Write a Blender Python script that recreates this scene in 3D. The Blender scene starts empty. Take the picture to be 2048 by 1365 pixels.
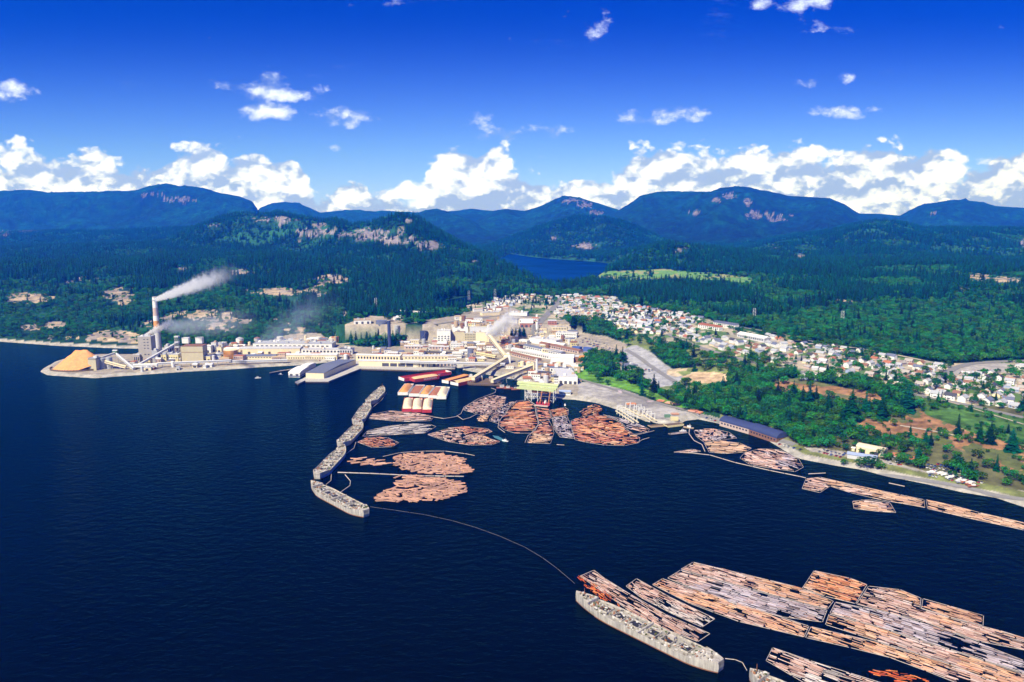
import bpy, bmesh, math, random
import numpy as np
from math import sin, cos, pi, radians as R
from mathutils import Vector, Matrix
sc = bpy.context.scene; COL = sc.collection
random.seed(7); RNG = np.random.default_rng(11)

# ---------------------------------------------------------------- camera, sun, sky, exposure
CAMH, FPX, PITCH = 240.0, 1500.0, R(9.18)          # photo pixels are 2048 x 1365
cam = bpy.data.objects.new('camera', bpy.data.cameras.new('camera')); COL.objects.link(cam)
cam.location = (0, 0, CAMH); cam.rotation_euler = (pi/2 - PITCH, 0, 0)
cam.data.sensor_width = 36; cam.data.lens = 36*FPX/2048
cam.data.clip_start = 1; cam.data.clip_end = 60000
sc.camera = cam
SUN_EL, SUN_AZ = R(46), R(215)                      # azimuth clockwise from +Y: behind and left of the camera
S = Vector((sin(SUN_AZ)*cos(SUN_EL), cos(SUN_AZ)*cos(SUN_EL), sin(SUN_EL)))
sl = bpy.data.lights.new('sun', 'SUN'); sl.energy = 5.0; sl.angle = R(0.5); sl.color = (1, .95, .86)
sun = bpy.data.objects.new('sun', sl); COL.objects.link(sun); sun.rotation_euler = S.to_track_quat('Z', 'Y').to_euler()
sun.location = (0, -500, 2000)
sc.view_settings.view_transform = 'Standard'; sc.view_settings.look = 'None'
sc.view_settings.exposure = 0.62; sc.view_settings.gamma = 1
sc.cycles.volume_step_rate = 0.25; sc.cycles.volume_max_steps = 256
sc.cycles.volume_bounces = 2; sc.cycles.max_bounces = 5; sc.cycles.diffuse_bounces = 2; sc.cycles.transparent_max_bounces = 8

class E:                                            # tiny expression builder for math nodes
    tree = None
    def __init__(s, sock): s.s = sock
    @staticmethod
    def op(o, *a, clamp=False):
        n = E.tree.nodes.new('ShaderNodeMath'); n.operation = o; n.use_clamp = clamp
        for i, v in enumerate(a):
            if isinstance(v, E): E.tree.links.new(v.s, n.inputs[i])
            else: n.inputs[i].default_value = v
        return E(n.outputs[0])
    def __add__(a, b): return E.op('ADD', a, b)
    __radd__ = __add__
    def __sub__(a, b): return E.op('SUBTRACT', a, b)
    def __rsub__(a, b): return E.op('SUBTRACT', b, a)
    def __mul__(a, b): return E.op('MULTIPLY', a, b)
    __rmul__ = __mul__
    def __truediv__(a, b): return E.op('DIVIDE', a, b)
    def sm(a, lo, hi):
        n = E.tree.nodes.new('ShaderNodeMapRange'); n.interpolation_type = 'SMOOTHSTEP'
        E.tree.links.new(a.s, n.inputs[0]); n.inputs[1].default_value = lo; n.inputs[2].default_value = hi
        return E(n.outputs[0])

def px_dir(px, py):
    dx = (px-1024)/FPX; dy = (682.5-py)/FPX
    return dx, cos(PITCH)+dy*sin(PITCH), -sin(PITCH)+dy*cos(PITCH)
def px_uv(px, py):
    d = px_dir(px, py); return d[0]/d[1], d[2]/d[1]

w = bpy.data.worlds.new("World"); sc.world = w; w.use_nodes = True
nt = w.node_tree; nt.nodes.clear(); E.tree = nt
def nd(t, **k):
    n = E.tree.nodes.new(t)
    for a, b in k.items(): setattr(n, a, b)
    return n
sky = nd('ShaderNodeTexSky', sky_type='NISHITA', sun_disc=False, sun_elevation=SUN_EL, sun_rotation=SUN_AZ, altitude=250, air_density=1.0, dust_density=0.3, ozone_density=4.0)
tc = nd('ShaderNodeTexCoord'); sp = nd('ShaderNodeSeparateXYZ'); nt.links.new(tc.outputs['Generated'], sp.inputs[0])
X, Y, Z = (E(o) for o in sp.outputs)
Ya = E.op('MAXIMUM', E.op('ABSOLUTE', Y), 0.08)
u = X/Ya; v = Z/Ya
def uvnoise(su, sv, scale, detail, du=0, dv=0, rough=.55, dist=0, ns=None):
    c = nd('ShaderNodeCombineXYZ'); nt.links.new((u*su+du).s, c.inputs[0]); nt.links.new((v*sv+dv).s, c.inputs[1])
    n = nd('ShaderNodeTexNoise'); n.inputs['Scale'].default_value = scale; n.inputs['Detail'].default_value = detail
    n.inputs['Roughness'].default_value = rough; n.inputs['Distortion'].default_value = dist
    nt.links.new(c.outputs[0], n.inputs['Vector']); return E(n.outputs[0])
n1 = uvnoise(1, 1.5, 9, 9, 3.1, 1.7, .58, .3)
n1b = uvnoise(1, 1.5, 9, 9, 3.1+.012, 1.7-.030, .58, .3)
n2 = uvnoise(1, 1.6, 34, 7, 8.1, 4.7, .62)
n2b = uvnoise(1, 1.6, 34, 7, 8.1+.004, 4.7-.013, .62)
def puff(scale, det, du=0, dv=0):
    c = nd('ShaderNodeCombineXYZ'); nt.links.new((u+(n1-.5)*.05+du).s, c.inputs[0]); nt.links.new((v*1.45+(n2-.5)*.02+dv).s, c.inputs[1])
    n = nd('ShaderNodeTexVoronoi', feature='SMOOTH_F1', voronoi_dimensions='2D'); n.inputs['Scale'].default_value = scale; n.inputs['Detail'].default_value = det; n.inputs['Roughness'].default_value = .55; n.inputs['Smoothness'].default_value = .35
    nt.links.new(c.outputs[0], n.inputs['Vector']); return 1.0-E(n.outputs['Distance'])
pf = puff(17, 3, 1.3, 2.2); pfb = puff(17, 3, 1.3+.004, 2.2-.013)
n3 = uvnoise(1, 2.6, 14, 5, 5.5, 9.3, .6)
# top edge of the cumulus bank, as (photo x, photo y) pairs turned into directions
top = [(-400,300),(0,300),(60,292),(110,305),(170,300),(210,296),(240,320),(300,318),(350,300),(385,282),(425,280),(450,305),(490,300),(540,305),(565,300),(585,306),(604,330),(628,362),(650,382),(700,360),(760,372),(830,378),(850,350),(880,310),(930,292),(990,290),(1015,305),(1050,335),(1095,360),(1110,365),(1170,345),(1230,340),(1270,300),(1330,288),(1375,295),(1430,300),(1480,300),(1540,285),(1575,268),(1610,285),(1650,300),(1700,300),(1760,290),(1830,285),(1870,282),(1880,305),(1930,315),(1990,310),(2048,302),(2500,300)]
fc = nd('ShaderNodeFloatCurve'); m = fc.mapping; m.use_clip = False
pts = [(px_uv(a, b)[0]/2.4+.5, px_uv(a, b)[1]*4) for a, b in top]
cv = m.curves[0]
cv.points[0].location = pts[0]; cv.points[1].location = pts[-1]
for p in pts[1:-1]: cv.points.new(*p)
m.update(); nt.links.new((u*(1/2.4)+.5).s, fc.inputs['Value'])
topv = E(fc.outputs[0])*.25
bank = (topv + .009 - v + (n1-.5)*.035 + (pf-.45)*.045 + (n2-.5)*.012).sm(-.004, .010)
holes = (n3 + (v-.05)*-2.6).sm(.15, .24)
low = (v*-1+.038).sm(-.010, .014)
bank = bank*E.op('MAXIMUM', holes, low)
def blob(px, py, rx, ry, a=1.0):
    cu, cvv = px_uv(px, py); ru, rv = rx/FPX, ry/FPX
    x = (u-cu)*(1/ru); y = (v-cvv)*(1/rv)
    return E.op('MAXIMUM', (1.0-(x*x+y*y))*a, -1.0)
bl = [(30,188,42,22),(10,192,50,14),(470,170,48,14),(530,162,46,26),(520,185,60,20),(600,195,60,14),(545,222,66,18),(640,185,24,16,.7),(680,235,60,20,.8),(970,255,30,28,.7),(1000,265,70,16,.8),(1090,262,50,12,.7),(1340,228,85,17,.8),(1300,238,60,12,.7),(1204,48,15,24,.42),(1190,82,22,20,.3),(1600,10,80,14,.7),(1620,50,55,14,.4),(1692,58,28,15,.42),(1690,225,60,10,.45),(1605,165,24,9,.35),(1690,155,12,10,.3),(1465,270,16,8,.6),(905,372,10,5,.1),(790,6,20,8,.7),(440,160,16,10,.3),(665,296,16,7,.4),(1565,248,25,4,.5)]
acc = None
for b in bl:
    e = blob(*b); acc = e if acc is None else E.op('MAXIMUM', acc, e)
iso = (acc + (n1-.5)*3.2 + (n2-.5)*3.6 + (pf-.45)*.8 + .26).sm(0, 1.6)
wisp = (uvnoise(1, 3.4, 5, 9, 2.2, 6.1, .7) - .60).sm(0, .3)*(v-.12).sm(0, .1)*.25
alpha = E.op('MAXIMUM', E.op('MAXIMUM', bank, iso*.93), wisp, clamp=True)
shade = ((n1-n1b)*3.4 + (pf-pfb)*1.5 + (n2-n2b)*1.0 + (pf-.45)*.5 + .70 - (topv-v).sm(.02, .09)*.10).sm(.05, .92)
mixc = nd('ShaderNodeMix', data_type='RGBA'); nt.links.new(shade.s, mixc.inputs[0])
mixc.inputs[6].default_value = (.27, .36, .66, 1); mixc.inputs[7].default_value = (.72, .82, 1.16, 1)
# clear sky: the physical sky, deepened the way slide film does
skm = nd('ShaderNodeMix', data_type='RGBA', blend_type='MULTIPLY'); skm.inputs[0].default_value = 1
nt.links.new(sky.outputs[0], skm.inputs[6])
tint = nd('ShaderNodeMix', data_type='RGBA'); nt.links.new(v.sm(-.05, .27).s, tint.inputs[0])
tint.inputs[6].default_value = (.58, .78, 1.72, 1); tint.inputs[7].default_value = (.0, .07, .64, 1)
nt.links.new(tint.outputs[2], skm.inputs[7])
sks = nd('ShaderNodeVectorMath', operation='SCALE'); nt.links.new(skm.outputs[2], sks.inputs[0]); sks.inputs[3].default_value = 0.1
fin = nd('ShaderNodeMix', data_type='RGBA'); nt.links.new(alpha.s, fin.inputs[0])
nt.links.new(sks.outputs[0], fin.inputs[6]); nt.links.new(mixc.outputs[2], fin.inputs[7])
x10 = nd('ShaderNodeVectorMath', operation='SCALE'); nt.links.new(fin.outputs[2], x10.inputs[0]); x10.inputs[3].default_value = 10
bg = nd('ShaderNodeBackground'); bg.inputs[1].default_value = 0.1; nt.links.new(x10.outputs[0], bg.inputs[0])
wo = nd('ShaderNodeOutputWorld'); nt.links.new(bg.outputs[0], wo.inputs[0])
w.cycles.sampling_method = 'MANUAL'; w.cycles.sample_map_resolution = 256

# ---------------------------------------------------------------- helpers
def tag(o, label=None, cat=None, group=None, kind=None):
    for k, val in (('label', label), ('category', cat), ('group', group), ('kind', kind)):
        if val: o[k] = val
    return o
def empty(name, loc, label=None, cat=None, group=None, rz=0):
    o = bpy.data.objects.new(name, None); COL.objects.link(o); o.location = loc; o.rotation_euler = (0, 0, rz); o.empty_display_size = 2
    return tag(o, label, cat, group)
def mesh_np(name, V, F, mat=None, parent=None, col=None, smooth=False):
    """V (n,3); F list of face-index arrays (m,3) or (m,4)"""
    me = bpy.data.meshes.new(name); V = np.asarray(V, np.float32)
    if not isinstance(F, list) or (len(F) and np.ndim(F[0]) == 1): F = [F]
    F = [np.asarray(f, np.int32) for f in F if len(f)]; F = [f[None] if f.ndim == 1 else f for f in F]
    me.vertices.add(len(V)); me.vertices.foreach_set('co', V.ravel())
    tot = sum(f.size for f in F); me.loops.add(tot)
    me.loops.foreach_set('vertex_index', np.concatenate([f.ravel() for f in F]))
    cnt = np.concatenate([np.full(len(f), f.shape[1], np.int32) for f in F])
    me.polygons.add(len(cnt)); me.polygons.foreach_set('loop_start', np.concatenate([[0], np.cumsum(cnt)[:-1]]).astype(np.int32))
    me.polygons.foreach_set('use_smooth', np.full(len(cnt), bool(smooth)))
    me.update(calc_edges=True)
    if col is not None:
        c = np.ones((len(V), 4), np.float32); c[:, :3] = col
        a = me.color_attributes.new('Col', 'FLOAT_COLOR', 'POINT'); a.data.foreach_set('color', c.ravel())
    if mat: me.materials.append(mat)
    o = bpy.data.objects.new(name, me); COL.objects.link(o); o.parent = parent
    return o
class MB:                                           # collects simple solids, builds ONE mesh object
    def __init__(s): s.v = []; s.q = []; s.t = []; s.n = 0; s.c = []; s.cur = None
    def add(s, V, Q=(), T=(), M=None, col=None):
        V = np.asarray(V, float)
        if M is not None: V = V @ np.array(M.to_3x3()).T + np.array(M.translation)
        if len(Q): s.q.append(np.asarray(Q, int)+s.n)
        if len(T): s.t.append(np.asarray(T, int)+s.n)
        s.v.append(V); s.n += len(V); s.c.append(np.tile(col or (1, 1, 1), (len(V), 1)))
        return s
    def box(s, x0, x1, y0, y1, z0, z1, M=None, col=None):
        V = [(x, y, z) for z in (z0, z1) for y in (y0, y1) for x in (x0, x1)]
        return s.add(V, [(0,2,3,1),(4,5,7,6),(0,1,5,4),(2,6,7,3),(0,4,6,2),(1,3,7,5)], M=M, col=col)
    def bar(s, a, b, r, n=6, col=None, r2=None, sq=False):
        a, b = Vector(a), Vector(b); d = b-a; q = d.to_track_quat('Z', 'Y'); r2 = r if r2 is None else r2
        if sq: n = 4
        V = []; off = pi/4 if sq else 0
        for (p, rr) in ((a, r), (b, r2)):
            for i in range(n):
                t = 2*pi*i/n+off; V.append(p + q @ Vector((rr*cos(t), rr*sin(t), 0)))
        V += [a, b]
        Q = [(i, (i+1) % n, n+(i+1) % n, n+i) for i in range(n)]
        T = [((i+1) % n, i, 2*n) for i in range(n)] + [(n+i, n+(i+1) % n, 2*n+1) for i in range(n)]
        return s.add([tuple(x) for x in V], Q, T, col=col)
    def cyl(s, x, y, z0, z1, r, r2=None, n=16, col=None, dome=0):
        s.bar((x, y, z0), (x, y, z1), r, n, col, r2)
        if dome: s.bar((x, y, z1-.02), (x, y, z1+dome), (r2 or r)*1.02, n, col, (r2 or r)*.12)
        return s
    def prism(s, prof, y0, y1, M=None, col=None):   # profile in x,z extruded along y
        n = len(prof); V = [(x, y0, z) for x, z in prof]+[(x, y1, z) for x, z in prof]
        Q = [(i, (i+1) % n, n+(i+1) % n, n+i) for i in range(n)]
        T = []
        for i in range(1, n-1): T += [(0, i+1, i), (n, n+i, n+i+1)]
        return s.add(V, Q, T, M=M, col=col)
    def gable(s, x0, x1, y0, y1, z, h, M=None, over=.4, col=None, hip=0):  # ridge along x
        ym = (y0+y1)/2
        V = [(x0-over, y0-over, z), (x1+over, y0-over, z), (x1+over, y1+over, z), (x0-over, y1+over, z), (x0-over+hip, ym, z+h), (x1+over-hip, ym, z+h)]
        return s.add(V, [(0,1,5,4),(2,3,4,5)], [(0,4,3),(1,2,5),(0,3,2),(0,2,1)], M=M, col=col)
    def build(s, name, mat=None, parent=None, smooth=False, vcol=False, **k):
        if not s.v: return None
        F = []
        if s.q: F.append(np.concatenate(s.q))
        if s.t: F.append(np.concatenate(s.t))
        o = mesh_np(name, np.concatenate(s.v), F, mat, parent, np.concatenate(s.c) if vcol else None, smooth)
        return tag(o, **k)

def new_mat(name):
    m = bpy.data.materials.new(name); m.use_nodes = True; m.node_tree.nodes.clear(); E.tree = m.node_tree
    return m, m.node_tree
MATS = {}
def mat(name, col, rough=.8, var=.18, scale=.35, bump=0, metal=0, attr=False, streak=0, spec=.3):
    """surface with patchy colour variation in object space"""
    if name in MATS: return MATS[name]
    m, t = new_mat(name); MATS[name] = m
    tcn = nd('ShaderNodeTexCoord'); mp = nd('ShaderNodeMapping'); t.links.new(tcn.outputs['Object'], mp.inputs[0])
    if streak: mp.inputs['Scale'].default_value = (1, 1, streak)
    n = nd('ShaderNodeTexNoise'); n.inputs['Scale'].default_value = scale; n.inputs['Detail'].default_value = 6; n.inputs['Roughness'].default_value = .65
    t.links.new(mp.outputs[0], n.inputs['Vector'])
    b = nd('ShaderNodeBsdfPrincipled'); b.inputs['Roughness'].default_value = rough; b.inputs['Metallic'].default_value = metal
    b.inputs['Specular IOR Level'].default_value = spec
    f = (E(n.outputs[0])-.5)*(4*var)+1.0
    vm = nd('ShaderNodeVectorMath', operation='SCALE'); t.links.new(f.s, vm.inputs[3])
    if attr:
        a = nd('ShaderNodeAttribute', attribute_name='Col'); mm = nd('ShaderNodeVectorMath', operation='MULTIPLY')
        t.links.new(a.outputs[0], mm.inputs[0]); mm.inputs[1].default_value = col; t.links.new(mm.outputs[0], vm.inputs[0])
    else: vm.inputs[0].default_value = col
    t.links.new(vm.outputs[0], b.inputs['Base Color'])
    if bump:
        bn = nd('ShaderNodeBump'); bn.inputs['Strength'].default_value = 1; bn.inputs['Distance'].default_value = bump
        t.links.new(n.outputs[0], bn.inputs['Height']); t.links.new(bn.outputs[0], b.inputs['Normal'])
    o = nd('ShaderNodeOutputMaterial'); t.links.new(b.outputs[0], o.inputs[0])
    return m

# ---------------------------------------------------------------- terrain as one height function
def _h(xi, yi, seed):
    h = (xi.astype(np.int64)*374761393 + yi.astype(np.int64)*668265263 + seed*974634777) & 0xffffffff
    h = ((h ^ (h >> 13))*1274126177) & 0xffffffff
    return ((h ^ (h >> 16)) & 0xffff)/32767.5-1
def vnoise(x, y, seed=0):
    xi = np.floor(x); yi = np.floor(y); fx = x-xi; fy = y-yi
    fx = fx*fx*(3-2*fx); fy = fy*fy*(3-2*fy)
    a, b, c, d = _h(xi, yi, seed), _h(xi+1, yi, seed), _h(xi, yi+1, seed), _h(xi+1, yi+1, seed)
    return (a*(1-fx)+b*fx)*(1-fy)+(c*(1-fx)+d*fx)*fy
def fbm(x, y, L, o=4, seed=0, g=.5, ridged=False):
    s = 0; a = 1; tot = 0
    for i in range(o):
        n = vnoise(x/L+17.3*i, y/L-9.1*i, seed+i)
        s = s + a*((1-2*np.abs(n)) if ridged else n); tot += a; a *= g; L *= .5
    return s/tot
def sstep(a, b, x):
    t = np.clip((x-a)/(b-a), 0, 1); return t*t*(3-2*t)
def at_z(px, py, z=0.0):
    d = px_dir(px, py); k = (z-CAMH)/d[2]; return np.array([d[0]*k, d[1]*k])
def project(x, y, z):
    zc = z-CAMH; f = y*cos(PITCH)-zc*sin(PITCH); f = np.maximum(f, 1e-3); up = y*sin(PITCH)+zc*cos(PITCH)
    return 1024+FPX*x/f, 682.5-FPX*up/f
COAST = [(-900,660),(-300,676),(0,684),(60,688),(110,692),(160,694),(230,697),(280,698),(322,701),(312,706),(262,711),(215,711),(180,711),(150,714),(110,724),(86,738),(80,744),(95,751),(140,754),(190,757),(240,753),(300,749),(370,744),(450,740),(520,735),(600,731),(650,726),(700,724),(722,733),(780,737),(840,738),(908,734),(930,741),(975,750),(1010,755),(1030,760),(1052,768),(1056,790),(1100,798),(1150,800),(1190,806),(1220,815),(1250,826),(1290,843),(1340,852),(1362,848),(1372,842),(1396,839),(1434,847),(1485,862),(1536,882),(1587,913),(1603,919),(1671,932),(1717,939),(1774,953),(1854,969),(1923,985),(1991,996),(2048,1015),(2300,1100),(3400,1400)]
cw = np.array([at_z(*p) for p in COAST])
LANDP = np.vstack([cw, [(9000, 300), (40000, 3000), (40000, 60000), (-40000, 60000), (-40000, 3000)]])
def inpoly(x, y, P):
    P = np.asarray(P, float); r = np.zeros(np.shape(x), bool); n = len(P)
    for i in range(n):
        x1, y1 = P[i]; x2, y2 = P[(i+1) % n]
        if y1 == y2: continue
        c = (y1 > y) != (y2 > y)
        r ^= c & (x < (x2-x1)*(y-y1)/(y2-y1)+x1)
    return r
def segdist(x, y, P, closed=False):
    d = np.full(np.shape(x), 1e9); n = len(P)
    for i in range(n if closed else n-1):
        x1, y1 = P[i]; x2, y2 = P[(i+1) % n]; dx, dy = x2-x1, y2-y1
        t = np.clip(((x-x1)*dx+(y-y1)*dy)/(dx*dx+dy*dy+1e-9), 0, 1)
        d = np.minimum(d, np.hypot(x-x1-t*dx, y-y1-t*dy))
    return d
CTRL = [(100,740,4),(190,735,4),(280,715,4),(300,735,4),(360,700,4),(420,700,4),(500,715,4),(600,700,4),(600,725,4),(700,690,6),(560,678,8),(700,725,4),(900,720,5),(800,725,4),(1000,735,5),(800,692,8),(900,680,10),(1000,680,12),(960,700,7),(1080,690,11),(1100,720,8),(1150,760,7),(1060,760,5),(1180,790,5),(1250,800,5),(1300,790,6),(1400,830,5),(1500,860,5),(1600,890,5),(1700,910,5),(1800,940,5),(1900,960,5),(2000,985,5),
 (730,640,27),(770,645,25),(690,655,20),(700,680,9),(770,675,14),(850,650,22),(900,640,25),(1000,640,28),(1080,640,30),(1100,600,46),(950,622,38),(870,628,34),(800,622,42),
 (1160,650,30),(1160,700,15),(1200,725,12),(1240,700,20),(1300,730,14),(1250,760,7),(1200,600,48),(1300,650,42),(1400,690,36),(1350,720,22),(1430,760,16),(1500,795,14),(1350,780,9),(1500,700,36),(1600,700,38),(1600,760,24),(1600,815,15),(1560,845,9),(1700,730,34),(1800,740,34),(1900,740,32),(2040,740,32),(1800,790,27),(1900,800,25),(2040,830,22),(1700,820,19),(1800,850,15),(1900,880,15),(2040,900,15),(1750,895,8),(1850,925,8),(2000,950,7),(2100,1000,6),(2400,900,20),
 (1700,660,45),(2040,690,40),(1500,620,52),(1900,600,62),(1300,580,55),(2040,560,90),(1700,560,80),(1100,575,52),(1180,565,52),(2400,700,40),
 (0,650,18),(200,640,24),(330,640,26),(500,640,28),(0,600,42),(300,600,48),(600,600,52),(450,560,68),(0,540,85),(300,510,100),(600,520,110),(700,560,76),(750,600,52),(900,575,58),(-300,640,25),(-300,560,70)]
cp = np.array([[*at_z(a, b, z), z] for a, b, z in CTRL])
cxy = cp[:, :2]/1000
Kc = np.hypot(cxy[:, None, 0]-cxy[None, :, 0], cxy[:, None, 1]-cxy[None, :, 1])
n_ = len(cp); Am = np.zeros((n_+1, n_+1)); Am[:n_, :n_] = -Kc + 0.0006*np.eye(n_);
Am[:n_, n_] = 1; Am[n_, :n_] = 1
wts = np.linalg.solve(Am, np.append(cp[:, 2], 0))
def rbf(x, y):
    s = np.full(np.shape(x), wts[-1])
    for i in range(n_): s = s - wts[i]*np.hypot(x/1000-cxy[i, 0], y/1000-cxy[i, 1])
    return s
# ridges: (photo x, photo y, distance) along the skyline of each hill; front and back width
RIDGES = [
 ([(-900,400,9000),(-300,395,9000),(0,386,9000),(60,383,9000),(100,388,9000),(140,386,9000),(170,387,9000),(270,385,9000),(300,378,9000),(330,375,9000),(400,378,8800),(440,388,8600),(480,394,8400),(505,404,8300),(516,420,8300),(530,470,8300)], 3000, 3000),
 ([(500,440,10300),(520,418,10300),(545,407,10300),(570,404,10300),(600,408,10300),(640,426,10300),(680,422,10800),(720,420,10500),(760,430,10500)], 2600, 2500),
 ([(640,440,10800),(690,420,10800),(740,424,10800),(790,425,10800),(830,428,10800),(880,426,10800),(900,424,10800),(940,420,10800),(985,424,10800),(1040,436,10800)], 3500, 3000),
 ([(800,440,8500),(830,430,8500),(850,422,8500),(875,420,8500),(900,427,8400),(940,440,8200),(980,462,7800),(1000,480,7500)], 2600, 2500),
 ([(940,460,9000),(960,437,9000),(985,424,9000),(1010,420,9000),(1050,424,9000),(1080,415,9000),(1110,400,9000),(1130,395,9000),(1160,397,9000),(1200,409,9000),(1235,421,9000),(1270,445,8800),(1300,480,8500)], 3200, 3000),
 ([(1200,450,8500),(1235,425,8600),(1250,415,8600),(1285,395,8600),(1310,390,8600),(1360,391,8600),(1420,390,8600),(1440,385,8600),(1470,380,8600),(1530,387,8500),(1575,396,8400),(1660,400,8200),(1690,412,8200),(1710,425,8200),(1740,440,8200),(1760,452,8200)], 3600, 3000),
 ([(1680,440,9800),(1720,428,9800),(1760,429,9800),(1800,432,9600),(1830,419,9500),(1850,411,9500),(1900,402,9500),(1930,403,9500),(1990,415,9500),(2048,418,9500),(2400,400,9500),(3200,410,9500)], 3500, 3000),
 ([(940,545,5200),(980,492,5200),(1040,470,5200),(1110,446,5200),(1150,436,5200),(1190,436,5200),(1250,447,5200),(1300,468,5200),(1350,490,5100),(1420,505,5000)], 1150, 1800),
 ([(1440,515,4600),(1500,497,4600),(1560,480,4600),(1660,465,4600),(1700,455,4500),(1750,448,4500),(1800,450,4500),(1850,462,4500),(1950,460,4500),(2048,462,4500),(2400,450,4500),(3200,470,4500)], 1700, 1800),
 ([(1195,545,2900),(1215,525,2950),(1250,503,3000),(1300,489,3000),(1350,493,3000),(1420,503,3000),(1500,513,2900),(1600,526,2800),(1750,543,2600),(1900,548,2500)], 420, 900),
 ([(340,482,3900),(380,464,3900),(430,444,3900),(475,433,3900),(520,434,3900),(560,431,3900),(600,440,3800),(640,446,3700),(672,445,3600),(705,456,3500),(745,450,3400),(775,438,3350),(802,433,3300),(840,444,3200),(870,464,3150),(900,480,3100),(940,500,3000),(980,518,2900),(1030,538,2750),(1060,553,2650),(1075,566,2600)], 900, 900),
 ([(-900,455,5600),(-300,462,5600),(0,465,5600),(100,460,5600),(200,464,5600),(300,460,5400),(400,458,5200),(500,465,5000)], 1600, 1800),
 ([(-900,500,3900),(-300,505,3800),(0,500,3800),(150,495,3800),(300,492,3700),(420,488,3600),(520,498,3400),(600,510,3200)], 1100, 900)]
RID = []
for p, wf, wb in RIDGES:
    a = np.array([(px_uv(q[0], q[1])[0], CAMH+q[2]*px_uv(q[0], q[1])[1], q[2]) for q in p]); RID.append((a, wf, wb))
LAKE = [at_z(a, b, 50) for a, b in [(1020,508),(1060,514),(1100,518),(1190,524),(1240,530),(1200,549),(1188,560),(1120,572),(1075,568),(1058,553),(1030,540),(990,522)]]
RIVER = [at_z(a, b, 40) for a, b in [(862,612),(880,602),(915,597),(960,590),(1010,587),(1014,591),(985,598),(955,604),(935,612),(900,620),(868,619)]]
def H(x, y, detail=True):
    x = np.asarray(x, float); y = np.asarray(y, float); t = x/np.maximum(y, 1)
    base = rbf(x, y)
    k = sstep(2400, 3300, y); base = base*(1-k)+(62+0*y)*k
    base = np.maximum(base, 2.5)
    lf = sstep(1400, 2400, y)*sstep(-.05, -.2, t)
    if detail:
        base = base+fbm(x, y, 260, 4, 3)*(9*lf+7*sstep(1900, 2800, y))+fbm(x, y, 60, 3, 5)*2.2*sstep(1300, 1900, y)*sstep(-.1, -.2, t)
    z = base
    for i, (a, wf, wb) in enumerate(RID):
        zr = np.interp(t, a[:, 0], a[:, 1], left=-1e3, right=-1e3); dr = np.interp(t, a[:, 0], a[:, 2])
        s = (y-dr); s = np.where(s < 0, -s/wf, s/wb); s = np.clip(s, 0, 1)
        sh = .5+.5*np.cos(pi*s)
        hz = base+(zr-base)*sh
        if detail:
            amp = np.clip(zr-60, 0, 500)
            hz = hz+amp*(1-sh)**.55*sh**.45*(.68*fbm(x+.35*fbm(x, y, wf*.3, 3, 70+i)*wf*.3, y, wf*.30, 6, 40+i, .56, True)+.10*fbm(x, y, wf*.07, 4, 60+i))
        z = np.where(zr > -500, np.maximum(z, hz), z)
    for P, lev in ((LAKE, 50), (RIVER, 40)):
        P = np.array(P); bx = (x > P[:, 0].min()-150) & (x < P[:, 0].max()+150) & (y > P[:, 1].min()-250) & (y < P[:, 1].max()+250)
        if bx.any():
            xs, ys = x[bx], y[bx]; ins = inpoly(xs, ys, P); d = segdist(xs, ys, P, True); zz = z[bx]
            zz = np.where(ins, np.minimum(zz, lev-1-np.minimum(d*.2, 6)), np.maximum(np.minimum(zz, lev+.6+d*(.45 if lev == 50 else .5)), lev+.6+0*d)); z[bx] = zz
    near = (y < 2600)
    if near.any():
        xs, ys = x[near], y[near]; ins = inpoly(xs, ys, LANDP); d = segdist(xs, ys, cw)
        z[near] = np.where(ins, np.minimum(z[near], .1+d*.32), np.maximum(-9, -.3-d*.4))
    return z
def hz(x, y): return float(H(np.array([x]), np.array([y]))[0])
_DG = np.concatenate([np.arange(420, 1500, 4.0), np.arange(1500, 5000, 12.0), np.arange(5000, 12000, 60.0)])
def G(px, py):
    """photo pixel -> point where its ray meets the ground"""
    d = px_dir(px, py); yy = _DG; xx = d[0]/d[1]*yy; zz = CAMH+d[2]/d[1]*yy
    h = np.maximum(H(xx, yy), 0); b = np.nonzero(h >= zz)[0]
    if not len(b): return Vector((xx[-1], yy[-1], h[-1]))
    i = max(b[0], 1); f0 = zz[i-1]-h[i-1]; f1 = h[i]-zz[i]; k = f0/(f0+f1+1e-9)
    y = yy[i-1]+(yy[i]-yy[i-1])*k; x = d[0]/d[1]*y
    return Vector((x, y, max(hz(x, y), 0.0)))
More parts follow.
